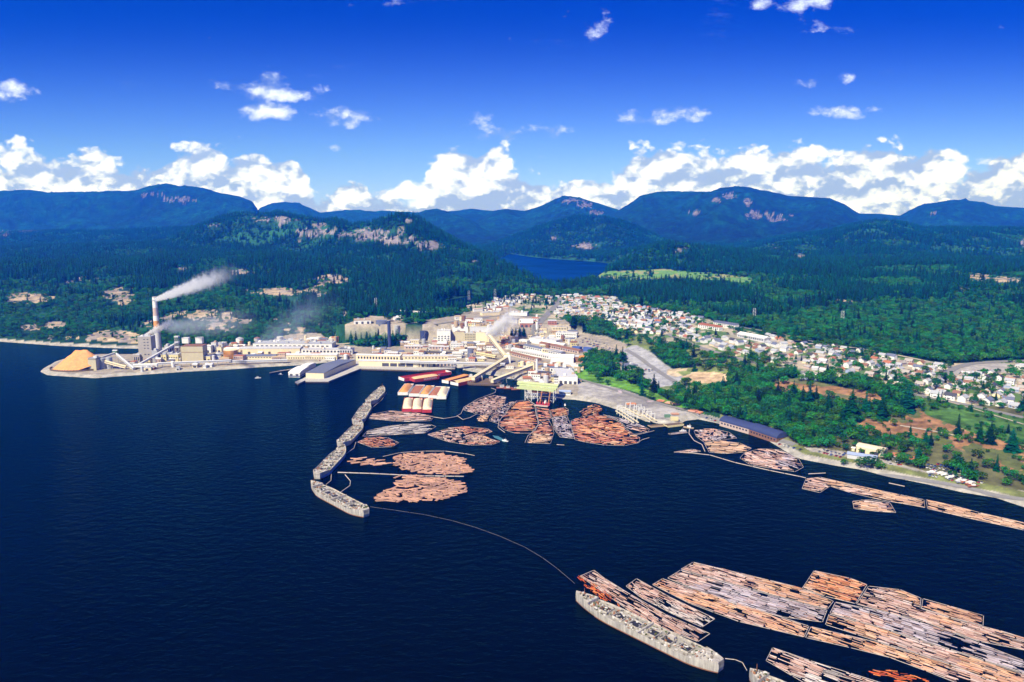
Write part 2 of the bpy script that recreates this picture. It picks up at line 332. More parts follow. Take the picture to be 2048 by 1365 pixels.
# ---------------------------------------------------------------- ground sheet
tcols = np.concatenate([np.linspace(-1.6, -.74, 40, endpoint=False), np.linspace(-.74, .74, 1050, endpoint=False), np.linspace(.74, 1.6, 40)])
us = np.arange(640, 112, -1.25); yr = CAMH*FPX/us
yr = np.concatenate([[300, 450], yr[yr < 3150], np.exp(np.linspace(np.log(3165), np.log(11300), 220))])
TT, YY = np.meshgrid(tcols, yr); XX = TT*YY
ZZ = H(XX.ravel(), YY.ravel()).reshape(XX.shape)
gx, gy, gz = XX.ravel(), YY.ravel(), ZZ.ravel()
PXg, PYg = project(gx, gy, gz)
_H_exact = H
def _tcol(t):
    i = int(np.clip(np.searchsorted(tcols, t)-1, 0, len(tcols)-2)); k = (t-tcols[i])/(tcols[i+1]-tcols[i]); return ZZ[:, i]*(1-k)+ZZ[:, i+1]*k
def G(px, py):
    d = px_dir(px, py); t = d[0]/d[1]; hh = np.maximum(_tcol(t), 0); zz = CAMH+d[2]/d[1]*yr; b = np.nonzero(hh >= zz)[0]
    i = max(b[0], 1) if len(b) else len(yr)-1; f0 = zz[i-1]-hh[i-1]; f1 = hh[i]-zz[i]; k = f0/(f0+f1+1e-9); y = yr[i-1]+(yr[i]-yr[i-1])*k
    return Vector((t*y, y, max(float(hh[i-1]*(1-k)+hh[i]*k), 0)))
def hz(x, y): return float(np.interp(y, yr, _tcol(x/max(y, 1))))
# areas of the ground: painted by where the photo shows each surface (pixel outlines on the terrain)
POLY = {
 'town': [(930,612),(985,600),(1020,592),(1075,590),(1105,596),(1150,590),(1232,592),(1245,606),(1330,622),(1420,640),(1500,662),(1570,684),(1680,696),(1890,728),(2048,722),(2300,720),(2300,860),(2048,835),(1965,815),(1880,800),(1820,783),(1760,768),(1690,762),(1600,752),(1575,735),(1530,722),(1480,716),(1400,700),(1330,682),(1280,670),(1240,664),(1200,640),(1160,640),(1130,628),(1080,690),(1000,690),(900,660),(900,640),(930,625)],
 'mill': [(78,745),(130,712),(260,706),(330,697),(450,688),(520,690),(580,668),(640,668),(680,690),(760,695),(800,692),(820,668),(860,640),(930,628),(1000,605),(1080,640),(1130,640),(1160,665),(1210,672),(1260,690),(1240,720),(1180,705),(1160,735),(1150,760),(1200,775),(1330,812),(1420,835),(1490,852),(1600,895),(1600,930),(1450,870),(1300,870),(1180,830),(1000,780),(800,750),(600,760),(300,770),(80,770)],
 'yard': [(1150,762),(1210,768),(1300,798),(1360,820),(1420,836),(1440,850),(1400,842),(1360,848),(1300,842),(1220,815),(1180,800),(1160,790)],
 'strip': [(1500,852),(1600,893),(1650,898),(1700,905),(1800,928),(1870,948),(1930,965),(2048,982),(2300,1040),(2300,1110),(2048,1020),(1930,990),(1800,965),(1650,935),(1560,905),(1480,866)],
 'plateau': [(690,650),(710,640),(740,632),(800,636),(810,650),(775,655),(790,670),(740,680),(700,685),(672,676),(672,664)],
 'meadow': [(1195,545),(1230,541),(1330,540),(1440,548),(1505,556),(1503,568),(1440,562),(1370,558),(1300,560),(1230,560),(1188,556)],
 'lot': [(1245,700),(1275,692),(1300,705),(1330,730),(1370,752),(1352,770),(1315,775),(1280,755),(1290,740),(1250,722)],
 'pitch': [(1365,752),(1385,745),(1430,744),(1458,750),(1455,768),(1430,768),(1380,766)],
 'dirt': [(1340,740),(1380,736),(1390,748),(1350,752),(1335,748)],
 'grassA': [(1146,745),(1165,738),(1250,760),(1340,800),(1420,830),(1360,815),(1290,790),(1200,768),(1150,758)],
 'orange1': [(1548,760),(1600,757),(1660,770),(1700,778),(1745,785),(1770,800),(1740,806),(1680,800),(1620,790),(1560,785),(1540,775)],
 'orange2': [(1706,862),(1728,838),(1800,840),(1830,820),(1930,848),(2048,878),(2100,900),(2100,985),(2030,950),(1990,925),(1920,900),(1850,880),(1780,872)],
 'green2': [(1820,785),(1880,800),(1965,815),(2048,835),(2100,850),(2100,905),(2000,880),(1940,865),(1850,830),(1830,805)],
 'crecent': [(1895,742),(1930,728),(1990,724),(2030,730),(2030,742),(1950,748),(1905,752)]}
PC = {'town': (.30,.28,.21), 'mill': (.30,.265,.22), 'yard': (.27,.255,.245), 'strip': (.29,.265,.235), 'plateau': (.36,.31,.25), 'meadow': (.13,.27,.07), 'lot': (.33,.33,.35), 'pitch': (.50,.36,.22), 'dirt': (.45,.36,.24), 'grassA': (.10,.24,.03), 'orange1': (.31,.17,.085), 'orange2': (.29,.155,.075), 'green2': (.06,.14,.03), 'crecent': (.33,.31,.29)}
jx = fbm(gx, gy, 40, 3, 90)*5; jy = fbm(gx, gy, 40, 3, 95)*2.2
ink = {}
def area(name, px, py): return inpoly(px, py, POLY[name])
col = np.zeros((len(gx), 3)); f1 = fbm(gx, gy, 90, 4, 21)[:, None]; f2 = fbm(gx, gy, 600, 3, 25)[:, None]
col[:] = np.array((.010, .045, .018))*(1+.5*f1)+np.clip(f2, 0, 1)*np.array((.006, .04, .012))
far = sstep(4300, 5200, gy)[:, None]
ff = fbm(gx, gy, 34, 3, 31)[:, None]
gap = fbm(gx, gy, 130, 4, 150)[:, None]
col = np.where((gap > .16) & (gy > 1300)[:, None], np.array((.018, .085, .035))*(1+.5*f1), col)
col = col*(1-far)+far*np.array((.004, .042, .024))*(1+.75*ff)*(1+.8*f1)*(1+.6*np.clip(f2, -.6, 1))
for k in POLY:
    if k == 'town': nsy = 1
    m_ = inpoly(PXg+jx, PYg+jy, POLY[k]) & (gy < 3500)
    c_ = np.array(PC[k])*(1+.12*fbm(gx, gy, 30, 3, 51)[:, None])
    if k == 'town':                                 # yards: dry lawn, green lawn and bare plots in patches
        q = fbm(gx, gy, 28, 3, 77)[:, None]; c_ = np.where(q > .12, np.array((.09, .16, .05)), c_); c_ = np.where(q < -.2, np.array((.42, .36, .27)), c_)
    if k in ('orange1', 'orange2', 'pitch', 'dirt', 'grassA', 'green2', 'strip'): c_ = c_*(1+.55*fbm(gx, gy, 7, 3, 74)[:, None]+.35*fbm(gx, gy, 20, 2, 75)[:, None])
    if k == 'orange1': q = fbm(gx, gy, 25, 3, 76)[:, None]; c_ = np.where(q > .22, np.array((.13, .14, .06)), c_)
    if k == 'orange2':
        q = fbm(gx, gy, 22, 3, 78)[:, None]; c_ = np.where(q > .18, np.array((.10, .12, .04)), c_)
    if k == 'mill':
        q = fbm(gx, gy, 35, 3, 79)[:, None]; c_ = np.where(q > .25, np.array((.33, .28, .22)), c_)
    if k == 'yard':
        q = fbm(gx*.4+gy*.3, gy*1.2-gx*.5, 60, 4, 80)[:, None]; c_ = c_*(1+.5*q)+np.where(q > .1, .05, 0)
    if k == 'meadow':
        q = fbm(gx, gy, 50, 3, 81)[:, None]; c_ = np.where(q > .2, np.array((.26, .28, .12)), c_)
    col[m_] = c_[m_]; ink[k] = m_
# bare rock: where the photo shows it (x, y, half width, half height, strength)
ROCK = [(60,597,60,12,1.3),(30,605,30,8,.8),(232,592,42,20,1.2),(260,578,30,5,.8),(560,584,80,9,1.3),(500,580,30,5,.8),(660,558,44,11,1.4),(640,578,28,16,1.2),(400,632,75,13,1.3),(350,640,40,9,.9),(300,650,40,9,.8),(480,640,40,8,.8),(560,645,30,8,.7),(60,655,30,8,.9),(110,650,30,8,.8),(150,675,60,8,.8),(220,672,60,12,1.1),(270,680,40,8,.8),(440,655,30,10,.7),(600,660,12,14,.8),(640,645,10,14,.9),(690,625,16,12,.8),(575,650,10,16,.8),
 (735,470,46,15,1.4),(560,440,60,12,.7),(640,462,50,12,.8),(150,560,60,10,.6),(340,540,50,10,.6),(60,520,50,6,.5),(480,545,60,8,.6),(690,468,30,9,1),(790,480,50,10,1.3),(850,490,40,10,1.2),(870,496,25,8,1.1),(735,462,8,8,1),(800,462,30,6,.8),(620,470,30,6,.8),(560,448,25,4,.7),(640,450,25,5,.8),(430,450,20,4,.6),(820,440,10,5,.8),(1020,525,45,8,.9),(1045,535,25,8,1),(950,520,15,5,.7),(600,487,10,4,.5),(60,465,25,5,.6),(10,468,15,6,.6),
 (1150,402,26,7,.9),(1172,410,20,7,.9),(1195,425,16,8,.8),(1170,492,34,7,1.1),(1110,477,10,6,.7),(1460,393,16,8,.9),(1495,405,10,10,1),(1433,402,10,7,.8),(1390,427,16,6,.9),(1510,430,30,12,.6),(1560,435,40,10,.6),(1360,500,22,5,1.1),(1600,512,16,5,1),(1545,495,30,8,.6),(300,392,30,8,.6),(350,400,50,8,.5),(1960,555,30,8,1),(2010,560,40,8,1.1),(2048,485,10,12,.9),(1700,600,30,5,.9),(1860,428,20,4,.6),(1930,578,20,6,.6),(730,660,14,6,.8),(810,665,20,5,.7)]
rk = np.zeros(len(gx))
for a, b, sx_, sy_, s_ in ROCK:
    rk = np.maximum(rk, s_*(1-((PXg-a)/sx_)**2-((PYg-b)/sy_)**2))
rf = (fbm(gx, gy*.35, 26, 4, 62)+.55*fbm(gx, gy*.5, 9, 3, 67))*(gy < 3500)+1.2*fbm(gx, gy*.4, 52, 4, 63, .7)*(gy >= 3500)+.45*fbm(gx, gy, 13, 2, 68)*(gy > 1500)
rock = (rk+rf*1.3 > .55) & (rk > .02) & (gz > 1)
rcol = np.where((gy > 2300)[:, None], np.array((.20, .18, .19)), np.where(fbm(gx, gy, 30, 3, 64)[:, None] > 0, np.array((.38, .30, .20)), np.array((.27, .23, .20))))*(1+.5*fbm(gx, gy, 20, 3, 66)[:, None])
col[rock] = rcol[rock]
dcoast = np.full(len(gx), 1e9); nr = gy < 2600; dcoast[nr] = segdist(gx[nr], gy[nr], cw)
belt = (PXg > 1235) & (PXg < 1640) & (PYg > 672) & (PYg < 800) & (fbm(gx, gy, 60, 3, 181) > .06) & ~ink['town'] & ~ink['yard'] & ~ink['mill'] & ~ink['lot'] & ~ink['pitch'] & ~ink['orange1']
col[belt] = (np.array((.16, .20, .07))*(1+.5*fbm(gx, gy, 14, 3, 172)[:, None]))[belt]
olive = (PXg > 1540) & (PYg > 812) & ~inpoly(PXg, PYg, POLY['strip']) & ~ink['orange1'] & ~ink['orange2'] & ~ink['green2'] & (gy < 1100)
col[olive] = (np.array((.105, .105, .045))*(1+.6*fbm(gx, gy, 14, 3, 171)[:, None]))[olive]
beach = (dcoast < np.where(PXg > 1440, 9, 11)+3*fbm(gx, gy, 12, 2, 70)) & (gz > -3)
col[beach] = (np.array((.34, .32, .28))*(1+.35*fbm(gx, gy, 6, 3, 71)[:, None]))[beach]
scrub = (dcoast > 9) & (dcoast < 19+4*fbm(gx, gy, 12, 2, 73)) & (PXg > 1440) & (gz > 0)
col[scrub] = (np.array((.15, .17, .06))*(1+.5*fbm(gx, gy, 8, 3, 72)[:, None]))[scrub]
def ground_mat():
    m, t = new_mat('ground')
    a = nd('ShaderNodeAttribute', attribute_name='Col'); g = nd('ShaderNodeNewGeometry')
    n = nd('ShaderNodeTexNoise'); n.inputs['Scale'].default_value = .09; n.inputs['Detail'].default_value = 8; n.inputs['Roughness'].default_value = .7
    n_2 = nd('ShaderNodeTexNoise'); n_2.inputs['Scale'].default_value = 1.2; n_2.inputs['Detail'].default_value = 3
    t.links.new(g.outputs['Position'], n.inputs['Vector']); t.links.new(g.outputs['Position'], n_2.inputs['Vector'])
    n_3 = nd('ShaderNodeTexNoise'); n_3.inputs['Scale'].default_value = .016; n_3.inputs['Detail'].default_value = 9; n_3.inputs['Roughness'].default_value = .78; t.links.new(g.outputs['Position'], n_3.inputs['Vector'])
    s4 = nd('ShaderNodeSeparateXYZ'); t.links.new(g.outputs['Position'], s4.inputs[0])
    f = (E(n.outputs[0])-.5)*2.0+1.0+(E(n_2.outputs[0])-.5)*.5+(E(n_3.outputs[0])-.5)*(E(s4.outputs[1]).sm(3000, 5000)*6.5)
    vm = nd('ShaderNodeVectorMath', operation='SCALE'); t.links.new(a.outputs[0], vm.inputs[0]); t.links.new(E.op('MAXIMUM', f, .12).s, vm.inputs[3])
    b = nd('ShaderNodeBsdfPrincipled'); b.inputs['Roughness'].default_value = .95; b.inputs['Specular IOR Level'].default_value = .1
    t.links.new(vm.outputs[0], b.inputs['Base Color'])
    s3 = nd('ShaderNodeSeparateXYZ'); t.links.new(g.outputs['Position'], s3.inputs[0])
    amt = E(s3.outputs[1]).sm(3800, 5500)*34.0+.35
    bn = nd('ShaderNodeBump'); bn.inputs['Strength'].default_value = 1; t.links.new(amt.s, bn.inputs['Distance'])
    t.links.new(n.outputs[0], bn.inputs['Height']); t.links.new(bn.outputs[0], b.inputs['Normal'])
    o = nd('ShaderNodeOutputMaterial'); t.links.new(b.outputs[0], o.inputs[0]); return m
nr_, nc_ = XX.shape; ii = np.arange(nr_*nc_).reshape(nr_, nc_)
quads = np.stack([ii[:-1, :-1], ii[:-1, 1:], ii[1:, 1:], ii[1:, :-1]], -1).reshape(-1, 4)
tag(mesh_np('terrain', np.stack([gx, gy, gz], 1), quads, ground_mat(), None, np.clip(col, .004, .9), True), kind='structure')

# ---------------------------------------------------------------- water
def water_mat(name, col, s1, dist, rough):
    m, t = new_mat(name); g = nd('ShaderNodeNewGeometry'); mp = nd('ShaderNodeMapping'); mp.inputs['Scale'].default_value = (1, 1.6, 1); mp.inputs['Rotation'].default_value = (0, 0, .35)
    t.links.new(g.outputs['Position'], mp.inputs[0])
    n = nd('ShaderNodeTexNoise'); n.inputs['Scale'].default_value = s1; n.inputs['Detail'].default_value = 5; n.inputs['Roughness'].default_value = .6; t.links.new(mp.outputs[0], n.inputs['Vector'])
    n2_ = nd('ShaderNodeTexNoise'); n2_.inputs['Scale'].default_value = .004; n2_.inputs['Detail'].default_value = 4; t.links.new(mp.outputs[0], n2_.inputs['Vector'])
    vm = nd('ShaderNodeVectorMath', operation='SCALE'); vm.inputs[0].default_value = col; t.links.new(((E(n2_.outputs[0])-.5)*2.2+1.0).s, vm.inputs[3])
    b = nd('ShaderNodeBsdfDiffuse'); t.links.new(vm.outputs[0], b.inputs['Color']); gl = nd('ShaderNodeBsdfGlossy'); gl.inputs['Roughness'].default_value = rough
    gl.inputs['Color'].default_value = (.05, .20, .22, 1)      # deep sea water through slide film and polariser
    bn = nd('ShaderNodeBump'); bn.inputs['Strength'].default_value = .6; bn.inputs['Distance'].default_value = dist
    t.links.new(n.outputs[0], bn.inputs['Height']); t.links.new(bn.outputs[0], gl.inputs['Normal']); fr = nd('ShaderNodeFresnel'); fr.inputs['IOR'].default_value = 1.33; t.links.new(bn.outputs[0], fr.inputs['Normal'])
    mx = nd('ShaderNodeMixShader'); t.links.new(fr.outputs[0], mx.inputs[0]); t.links.new(b.outputs[0], mx.inputs[1]); t.links.new(gl.outputs[0], mx.inputs[2])
    o = nd('ShaderNodeOutputMaterial'); t.links.new(mx.outputs[0], o.inputs[0]); return m
WSEA = water_mat('sea_water', (.0005, .0012, .0012), .10, 2.4, .06)
tag(mesh_np('sea', [(-9000, -2500, 0), (9000, -2500, 0), (9000, 2600, 0), (-9000, 2600, 0)], [(0, 1, 2, 3)], WSEA), kind='structure')
def flat_poly(name, P, z, m, kind='structure'):
    bm = bmesh.new(); vs = [bm.verts.new((p[0], p[1], z)) for p in P]; f = bm.faces.new(vs); f.normal_update()
    if f.normal.z < 0: f.normal_flip()
    bmesh.ops.triangulate(bm, faces=[f]); me = bpy.data.meshes.new(name); bm.to_mesh(me); bm.free(); me.materials.append(m)
    o = bpy.data.objects.new(name, me); COL.objects.link(o); return tag(o, kind=kind)
def grow(P, k):
    P = np.array(P); c = P.mean(0); d = P-c; return c+d*(1+k/np.hypot(d[:, 0], d[:, 1])[:, None])
WLAKE = water_mat('lake_water', (.002, .04, .26), .15, .5, .2)
flat_poly('lake', grow(LAKE, 6), 50, WLAKE); flat_poly('river', grow(RIVER, 3), 40, water_mat('river_water', (.003, .015, .05), .3, .3, .1))

# ---------------------------------------------------------------- haze
def add_haze():
    m, t = new_mat('haze'); v_ = nd('ShaderNodeVolumePrincipled'); v_.inputs['Color'].default_value = (.01, .17, 1.0, 1); v_.inputs['Absorption Color'].default_value = (1, 1, 1, 1)
    v_.inputs['Density'].default_value = 1.05e-4; v_.inputs['Anisotropy'].default_value = .1
    o = nd('ShaderNodeOutputMaterial'); t.links.new(v_.outputs[0], o.inputs['Volume'])
    b = MB(); b.box(-18500, 18500, -2600, 11600, -11, 1250); b.build('haze', m, kind='stuff')
add_haze()
# ---------------------------------------------------------------- vegetation
def leaf_mat(name, col, var=.35):
    m, t = new_mat(name); oi = nd('ShaderNodeObjectInfo'); a = nd('ShaderNodeAttribute', attribute_name='Col')
    hs = nd('ShaderNodeHueSaturation'); hs.inputs['Color'].default_value = (*col, 1)
    r = E(oi.outputs['Random']); t.links.new((r*.09+.455).s, hs.inputs['Hue']); hs.inputs['Saturation'].default_value = 1.15
    r2 = E.op('FRACT', r*7.31); t.links.new((r2*2*var+(1-var)).s, hs.inputs['Value'])
    vm = nd('ShaderNodeVectorMath', operation='MULTIPLY'); t.links.new(hs.outputs[0], vm.inputs[0]); t.links.new(a.outputs[0], vm.inputs[1])
    b = nd('ShaderNodeBsdfPrincipled'); b.inputs['Roughness'].default_value = .75; b.inputs['Specular IOR Level'].default_value = .15
    t.links.new(vm.outputs[0], b.inputs['Base Color']); o = nd('ShaderNodeOutputMaterial'); t.links.new(b.outputs[0], o.inputs[0]); return m
M_LEAF = leaf_mat('broad_leaves', (.024, .118, .024), .6); M_NEED = leaf_mat('conifer_needles', (.005, .040, .018), .75)
M_BARK = mat('bark', (.10, .075, .05), .9, .25, 3)
def cards(P, Nn, size, cvar, rng):
    """one small leaf-clump face per point P, facing roughly along Nn"""
    n = len(P); Nn = Nn+rng.normal(0, .55, Nn.shape); Nn /= np.linalg.norm(Nn, axis=1)[:, None]+1e-9
    a = np.cross(Nn, rng.normal(0, 1, Nn.shape)); a /= np.linalg.norm(a, axis=1)[:, None]+1e-9; b = np.cross(Nn, a)
    s = size*rng.uniform(.6, 1.3, (n, 1)); k = rng.uniform(.55, 1, (n, 1))
    V = np.stack([P-a*s, P-b*s*k, P+a*s, P+b*s*k], 1).reshape(-1, 3)
    c = np.repeat(rng.uniform(1-cvar, 1+cvar, n), 4)
    return V, np.arange(4*n).reshape(-1, 4), np.stack([c*1.05, c, c*.9], 1)
def broad_crown(seed, n=300, tall=1.0):
    rng = np.random.default_rng(seed); P = []; N = []
    L = [(0, 0, .58, .36)]+[(.27*cos(a), .27*sin(a), rng.uniform(.38, .72), rng.uniform(.17, .26)) for a in rng.uniform(0, 2*pi, 8)]+[(.1*rng.normal(), .1*rng.normal(), .84, .17)]
    for (x, y, z, r) in L:
        k = int(n*r*r/.55); d = rng.normal(0, 1, (k, 3)); d /= np.linalg.norm(d, axis=1)[:, None]; d[:, 2] = np.abs(d[:, 2])*np.where(rng.random(k) < .8, 1, -1)
        P.append(np.array([x, y, z])+d*r*np.array([1, 1, .9*tall])*rng.uniform(.8, 1.06, (k, 1))); N.append(d)
    return cards(np.vstack(P), np.vstack(N), .062, .45, rng)
def conifer_crown(seed, n=9, w=.17):
    rng = np.random.default_rng(seed); V = []; Q = []; C = []
    zs = np.linspace(.08, .95, n+5)
    for zz in zs:
        r = w*(1-zz)**.8*rng.uniform(.8, 1.15)+.014; nb = 7 if zz < .7 else 5; a0 = rng.uniform(0, 6)
        for i in range(nb):
            a = a0+2*pi*i/nb+rng.normal(0, .18); rr = r*rng.uniform(.6, 1.25); hw = rr*.42+.008; ca, sa = cos(a), sin(a); b = len(V)
            V += [(0, 0, zz+.035), (ca*rr*.6-sa*hw, sa*rr*.6+ca*hw, zz-rr*.12), (ca*rr, sa*rr, zz-rr*.38), (ca*rr*.6+sa*hw, sa*rr*.6-ca*hw, zz-rr*.12)]
            Q.append((b, b+1, b+2, b+3)); C += [rng.uniform(.6, 1.5)]*4
    b = len(V); V += [(.012, 0, .9), (-.006, .01, .9), (-.006, -.01, .9), (0, 0, 1.0)]; C += [1]*4; Q += [(b, b+1, b+3, b+3), (b+1, b+2, b+3, b+3), (b+2, b, b+3, b+3)]
    C = np.array(C); return np.array(V), np.array(Q), np.stack([C, C, C], 1)
def trunk_mb(r0, h, limbs=3, seed=0):
    rnd = random.Random(seed); b = MB(); b.bar((0, 0, -.05), (0, 0, h), r0, 6, None, r0*.4)
    for i in range(limbs):
        a = rnd.uniform(0, 6.28); z = h*rnd.uniform(.45, .8); b.bar((0, 0, z), (.2*cos(a), .2*sin(a), z+.2), r0*.5, 4, None, r0*.15)
    return b
BP = []; CPr = []; PP = []
for i in range(5):
    v_, q_, c_ = broad_crown(100+i, 330); me = mesh_np('crown', v_, q_, M_LEAF, None, c_); tr = trunk_mb(.028, .62, 4, i).build('trunk', M_BARK); BP.append((me.data, tr.data)); bpy.data.objects.remove(me); bpy.data.objects.remove(tr)
for i in range(4):
    v_, q_, c_ = conifer_crown(200+i, 10, .15+.03*i); me = mesh_np('crown', v_, q_, M_NEED, None, c_); tr = trunk_mb(.014, .93, 0, i).build('trunk', M_BARK); CPr.append((me.data, tr.data)); bpy.data.objects.remove(me); bpy.data.objects.remove(tr)
PROTO = {}
def tree(kind, idx, loc, h, wd, rz, label, cat='tree', group=None):
    c_, t_ = (BP if kind == 'b' else CPr)[idx]
    o = empty('deciduous_tree' if kind == 'b' else 'conifer_tree', loc, label, cat, group, rz); o.scale = (wd, wd, h)
    for n_m, me in (('crown', c_), ('trunk', t_)):
        ch = bpy.data.objects.new(n_m, me); COL.objects.link(ch); ch.parent = o
        if n_m == 'crown': PROTO.setdefault((kind, idx), ch)
    return o
# single conifers and trees that stand out: photo base x, base y, height in photo pixels, label
def hp(px, py, hpx): g = G(px, py); return g, hpx*g.y/FPX/cos(PITCH)*1.04
SOLO = [('c',1618,812,50,'tallest dark conifer of the clump at the top of the brown field'),('c',1631,810,40,'dark conifer on the right side of the clump at the top of the brown field'),('c',1605,801,30,'shorter conifer on the left side of the clump at the top of the brown field'),
 ('c',1702,839,62,'tall spire-topped conifer first in the row across the brown field'),('c',1731,824,44,'slim dark conifer second in the row across the brown field'),('c',1762,839,60,'broad dark conifer third in the row across the brown field'),('c',1815,824,58,'tall dark conifer below the bluff road, last of the row across the field'),('c',1801,825,36,'shorter conifer touching the tall one below the bluff road'),
 ('c',1915,870,44,'lone slim conifer on the dry grass below the white bluff houses'),('c',1959,883,42,'first of three conifers standing together on the dry slope'),('c',1980,888,45,'second of three conifers standing together on the dry slope'),('c',2023,902,48,'wide conifer standing apart, third along the dry slope'),('c',2044,822,40,'dark conifer beside the last bluff house at the frame edge'),('c',1821,862,14,'small young conifer alone in the brown grass'),
 ('b',1660,762,26,'big round tree at the curve of the road above the brown field'),('b',1871,779,22,'round dark tree at the start of the bluff houses'),('b',1205,754,24,'big round tree on the green bank below the blue roofed hall'),('b',1178,750,14,'small round tree on the green bank beside the mill'),('b',1262,768,24,'big spreading tree below the parking lot by the yard'),('b',1296,770,14,'small round tree beside the lower parking lot'),
 ('b',1688,932,14,'bushy tree standing on the shore by the grey-blue shed'),('b',1742,938,26,'large leafy tree on the shore in front of the yellow shed'),('b',1722,936,22,'leafy tree on the left side of the shore clump'),('b',1762,941,20,'leafy tree on the right side of the shore clump')]
SOLO += [('c',1023+i*8,671,17,'slim poplar-like tree, %s of four in line behind the mill' % w_) for i, w_ in enumerate(('first', 'second', 'third', 'fourth'))]
for i, (k, a, b, hh, lb) in enumerate(SOLO):
    g, h_ = hp(a, b, hh); wd = h_*(1.15 if k == 'b' else 1.45); wd *= (.9 if 'slim' in lb else 1)
    if 'spreading' in lb or 'large leafy' in lb: wd *= 1.3
    tree(k, i % (5 if k == 'b' else 4), (g.x, g.y, g.z-.3), h_, wd, i*1.7, lb)
# ---- all other trees: a jittered scatter over the wooded ground
def scatter(y0, y1, sp, seed, tmax=.76):
    rng = np.random.default_rng(seed); xs = np.arange(-tmax*y1, tmax*y1, sp); ys = np.arange(y0, y1, sp)
    a, b = np.meshgrid(xs, ys); a = a.ravel()+rng.uniform(-.45, .45, a.size)*sp; b = b.ravel()+rng.uniform(-.45, .45, b.size)*sp
    k = np.abs(a) < tmax*b; a, b = a[k], b[k]; z = H(a, b); px, py = project(a, b, z)
    j1 = fbm(a, b, 40, 3, 90)*5; j2 = fbm(a, b, 40, 3, 95)*2.2
    dens = np.ones(len(a)); clump = fbm(a, b, 45, 3, 123)
    for n_m in POLY:
        m_ = inpoly(px+j1, py+j2, POLY[n_m]) & (b < 3500)
        if n_m in ('meadow', 'orange1', 'orange2', 'pitch', 'dirt', 'lot', 'grassA'): m_ |= inpoly(px+j1, py-{'meadow': 6, 'orange2': 10}.get(n_m, 8)+j2, POLY[n_m])
        p_ = {'town': .11, 'orange1': .03, 'orange2': .10, 'green2': .12, 'grassA': .08, 'plateau': .05, 'dirt': .05, 'crecent': .02, 'meadow': .04}.get(n_m, 0)
        dens[m_] = p_*(2.2 if p_ > .08 else 1)*np.where(clump[m_] > 0, 1.6, .4)
    rkk = np.zeros(len(a))
    for A, B, sx_, sy_, s_ in ROCK: rkk = np.maximum(rkk, s_*1.25*(1-((px-A)/sx_)**2-(np.maximum(np.abs(py-B-5)-5, 0)/sy_)**2))
    rff = fbm(a, b*.35, 26, 4, 62)*(b < 3500)+fbm(a, b*.5, 90, 4, 63)*(b >= 3500)
    dens[(rkk+rff*1.3 > .50) & (rkk > .02)] *= .10
    strip = ((px > 1330) & (px < 1480) & (py > 845)); dens[strip] = 0
    ol = (px > 1540) & (py > 812); dens[ol] *= np.where(clump[ol] > -.02, 1, .22)
    bt = (px > 1235) & (px < 1640) & (py > 672) & (py < 800) & (fbm(a, b, 60, 3, 181) > .02); dens[bt] *= .22
    gp = fbm(a, b, 130, 4, 150); dens[(gp > .16) & (b > 1300)] *= .38
    dc = np.full(len(a), 1e9); nn = b < 2600; dc[nn] = segdist(a[nn], b[nn], cw); dens[(dc < 17) | (z < 1.2)] = 0
    for P, lv in ((LAKE, 50), (RIVER, 40)):
        ins = inpoly(a, b, np.array(P)) ; dens[ins | ((np.abs(z-lv) < 2.5) & (segdist(a, b, np.array(P), True) < 8))] = 0
    for RP, rw in ROADPX: dens[segdist(px, py*2.2, np.array([(q[0], q[1]*2.2) for q in RP])) < 4.5] = 0
    k = (rng.random(len(a)) < dens) & (z < 900)
    return a[k], b[k], z[k], px[k], py[k], rng
ROADPX = [([(2300,880),(2048,836),(1990,823),(1930,809),(1860,796),(1800,784),(1760,770),(1700,760),(1660,754),(1600,744),(1560,740),(1515,728),(1470,716),(1400,696),(1335,668)], 9),
 ([(1030,704),(1050,681),(1075,654),(1100,624),(1122,597)], 15), ([(1252,700),(1290,724),(1330,752),(1362,772),(1392,786)], 8), ([(1152,757),(1240,783),(1330,811),(1420,837),(1500,857),(1590,890)], 7),
 ([(1475,792),(1530,800),(1580,806),(1620,812)], 6), ([(1878,764),(1890,748),(1910,736),(1940,728),(1990,724),(2060,722)], 11), ([(1560,690),(1640,688),(1720,698),(1800,712),(1885,730)], 6), ([(1800,852),(1860,862),(1920,874)], 3.5),
 ([(1700,944),(1760,950),(1850,962),(1930,975),(2048,1000)], 5), ([(1556,742),(1600,718),(1640,700)], 7), ([(1240,664),(1300,676),(1360,692)], 6), ([(1650,690),(1560,668),(1480,655)], 6), ([(1880,800),(1925,812),(1990,832),(2048,850)], 2.5), ([(660,690),(720,685),(770,672),(810,655),(835,645)], 7), ([(800,636),(850,642),(900,640)], 6), ([(870,655),(930,640),(1000,632),(1090,634)], 8)]
pts = []
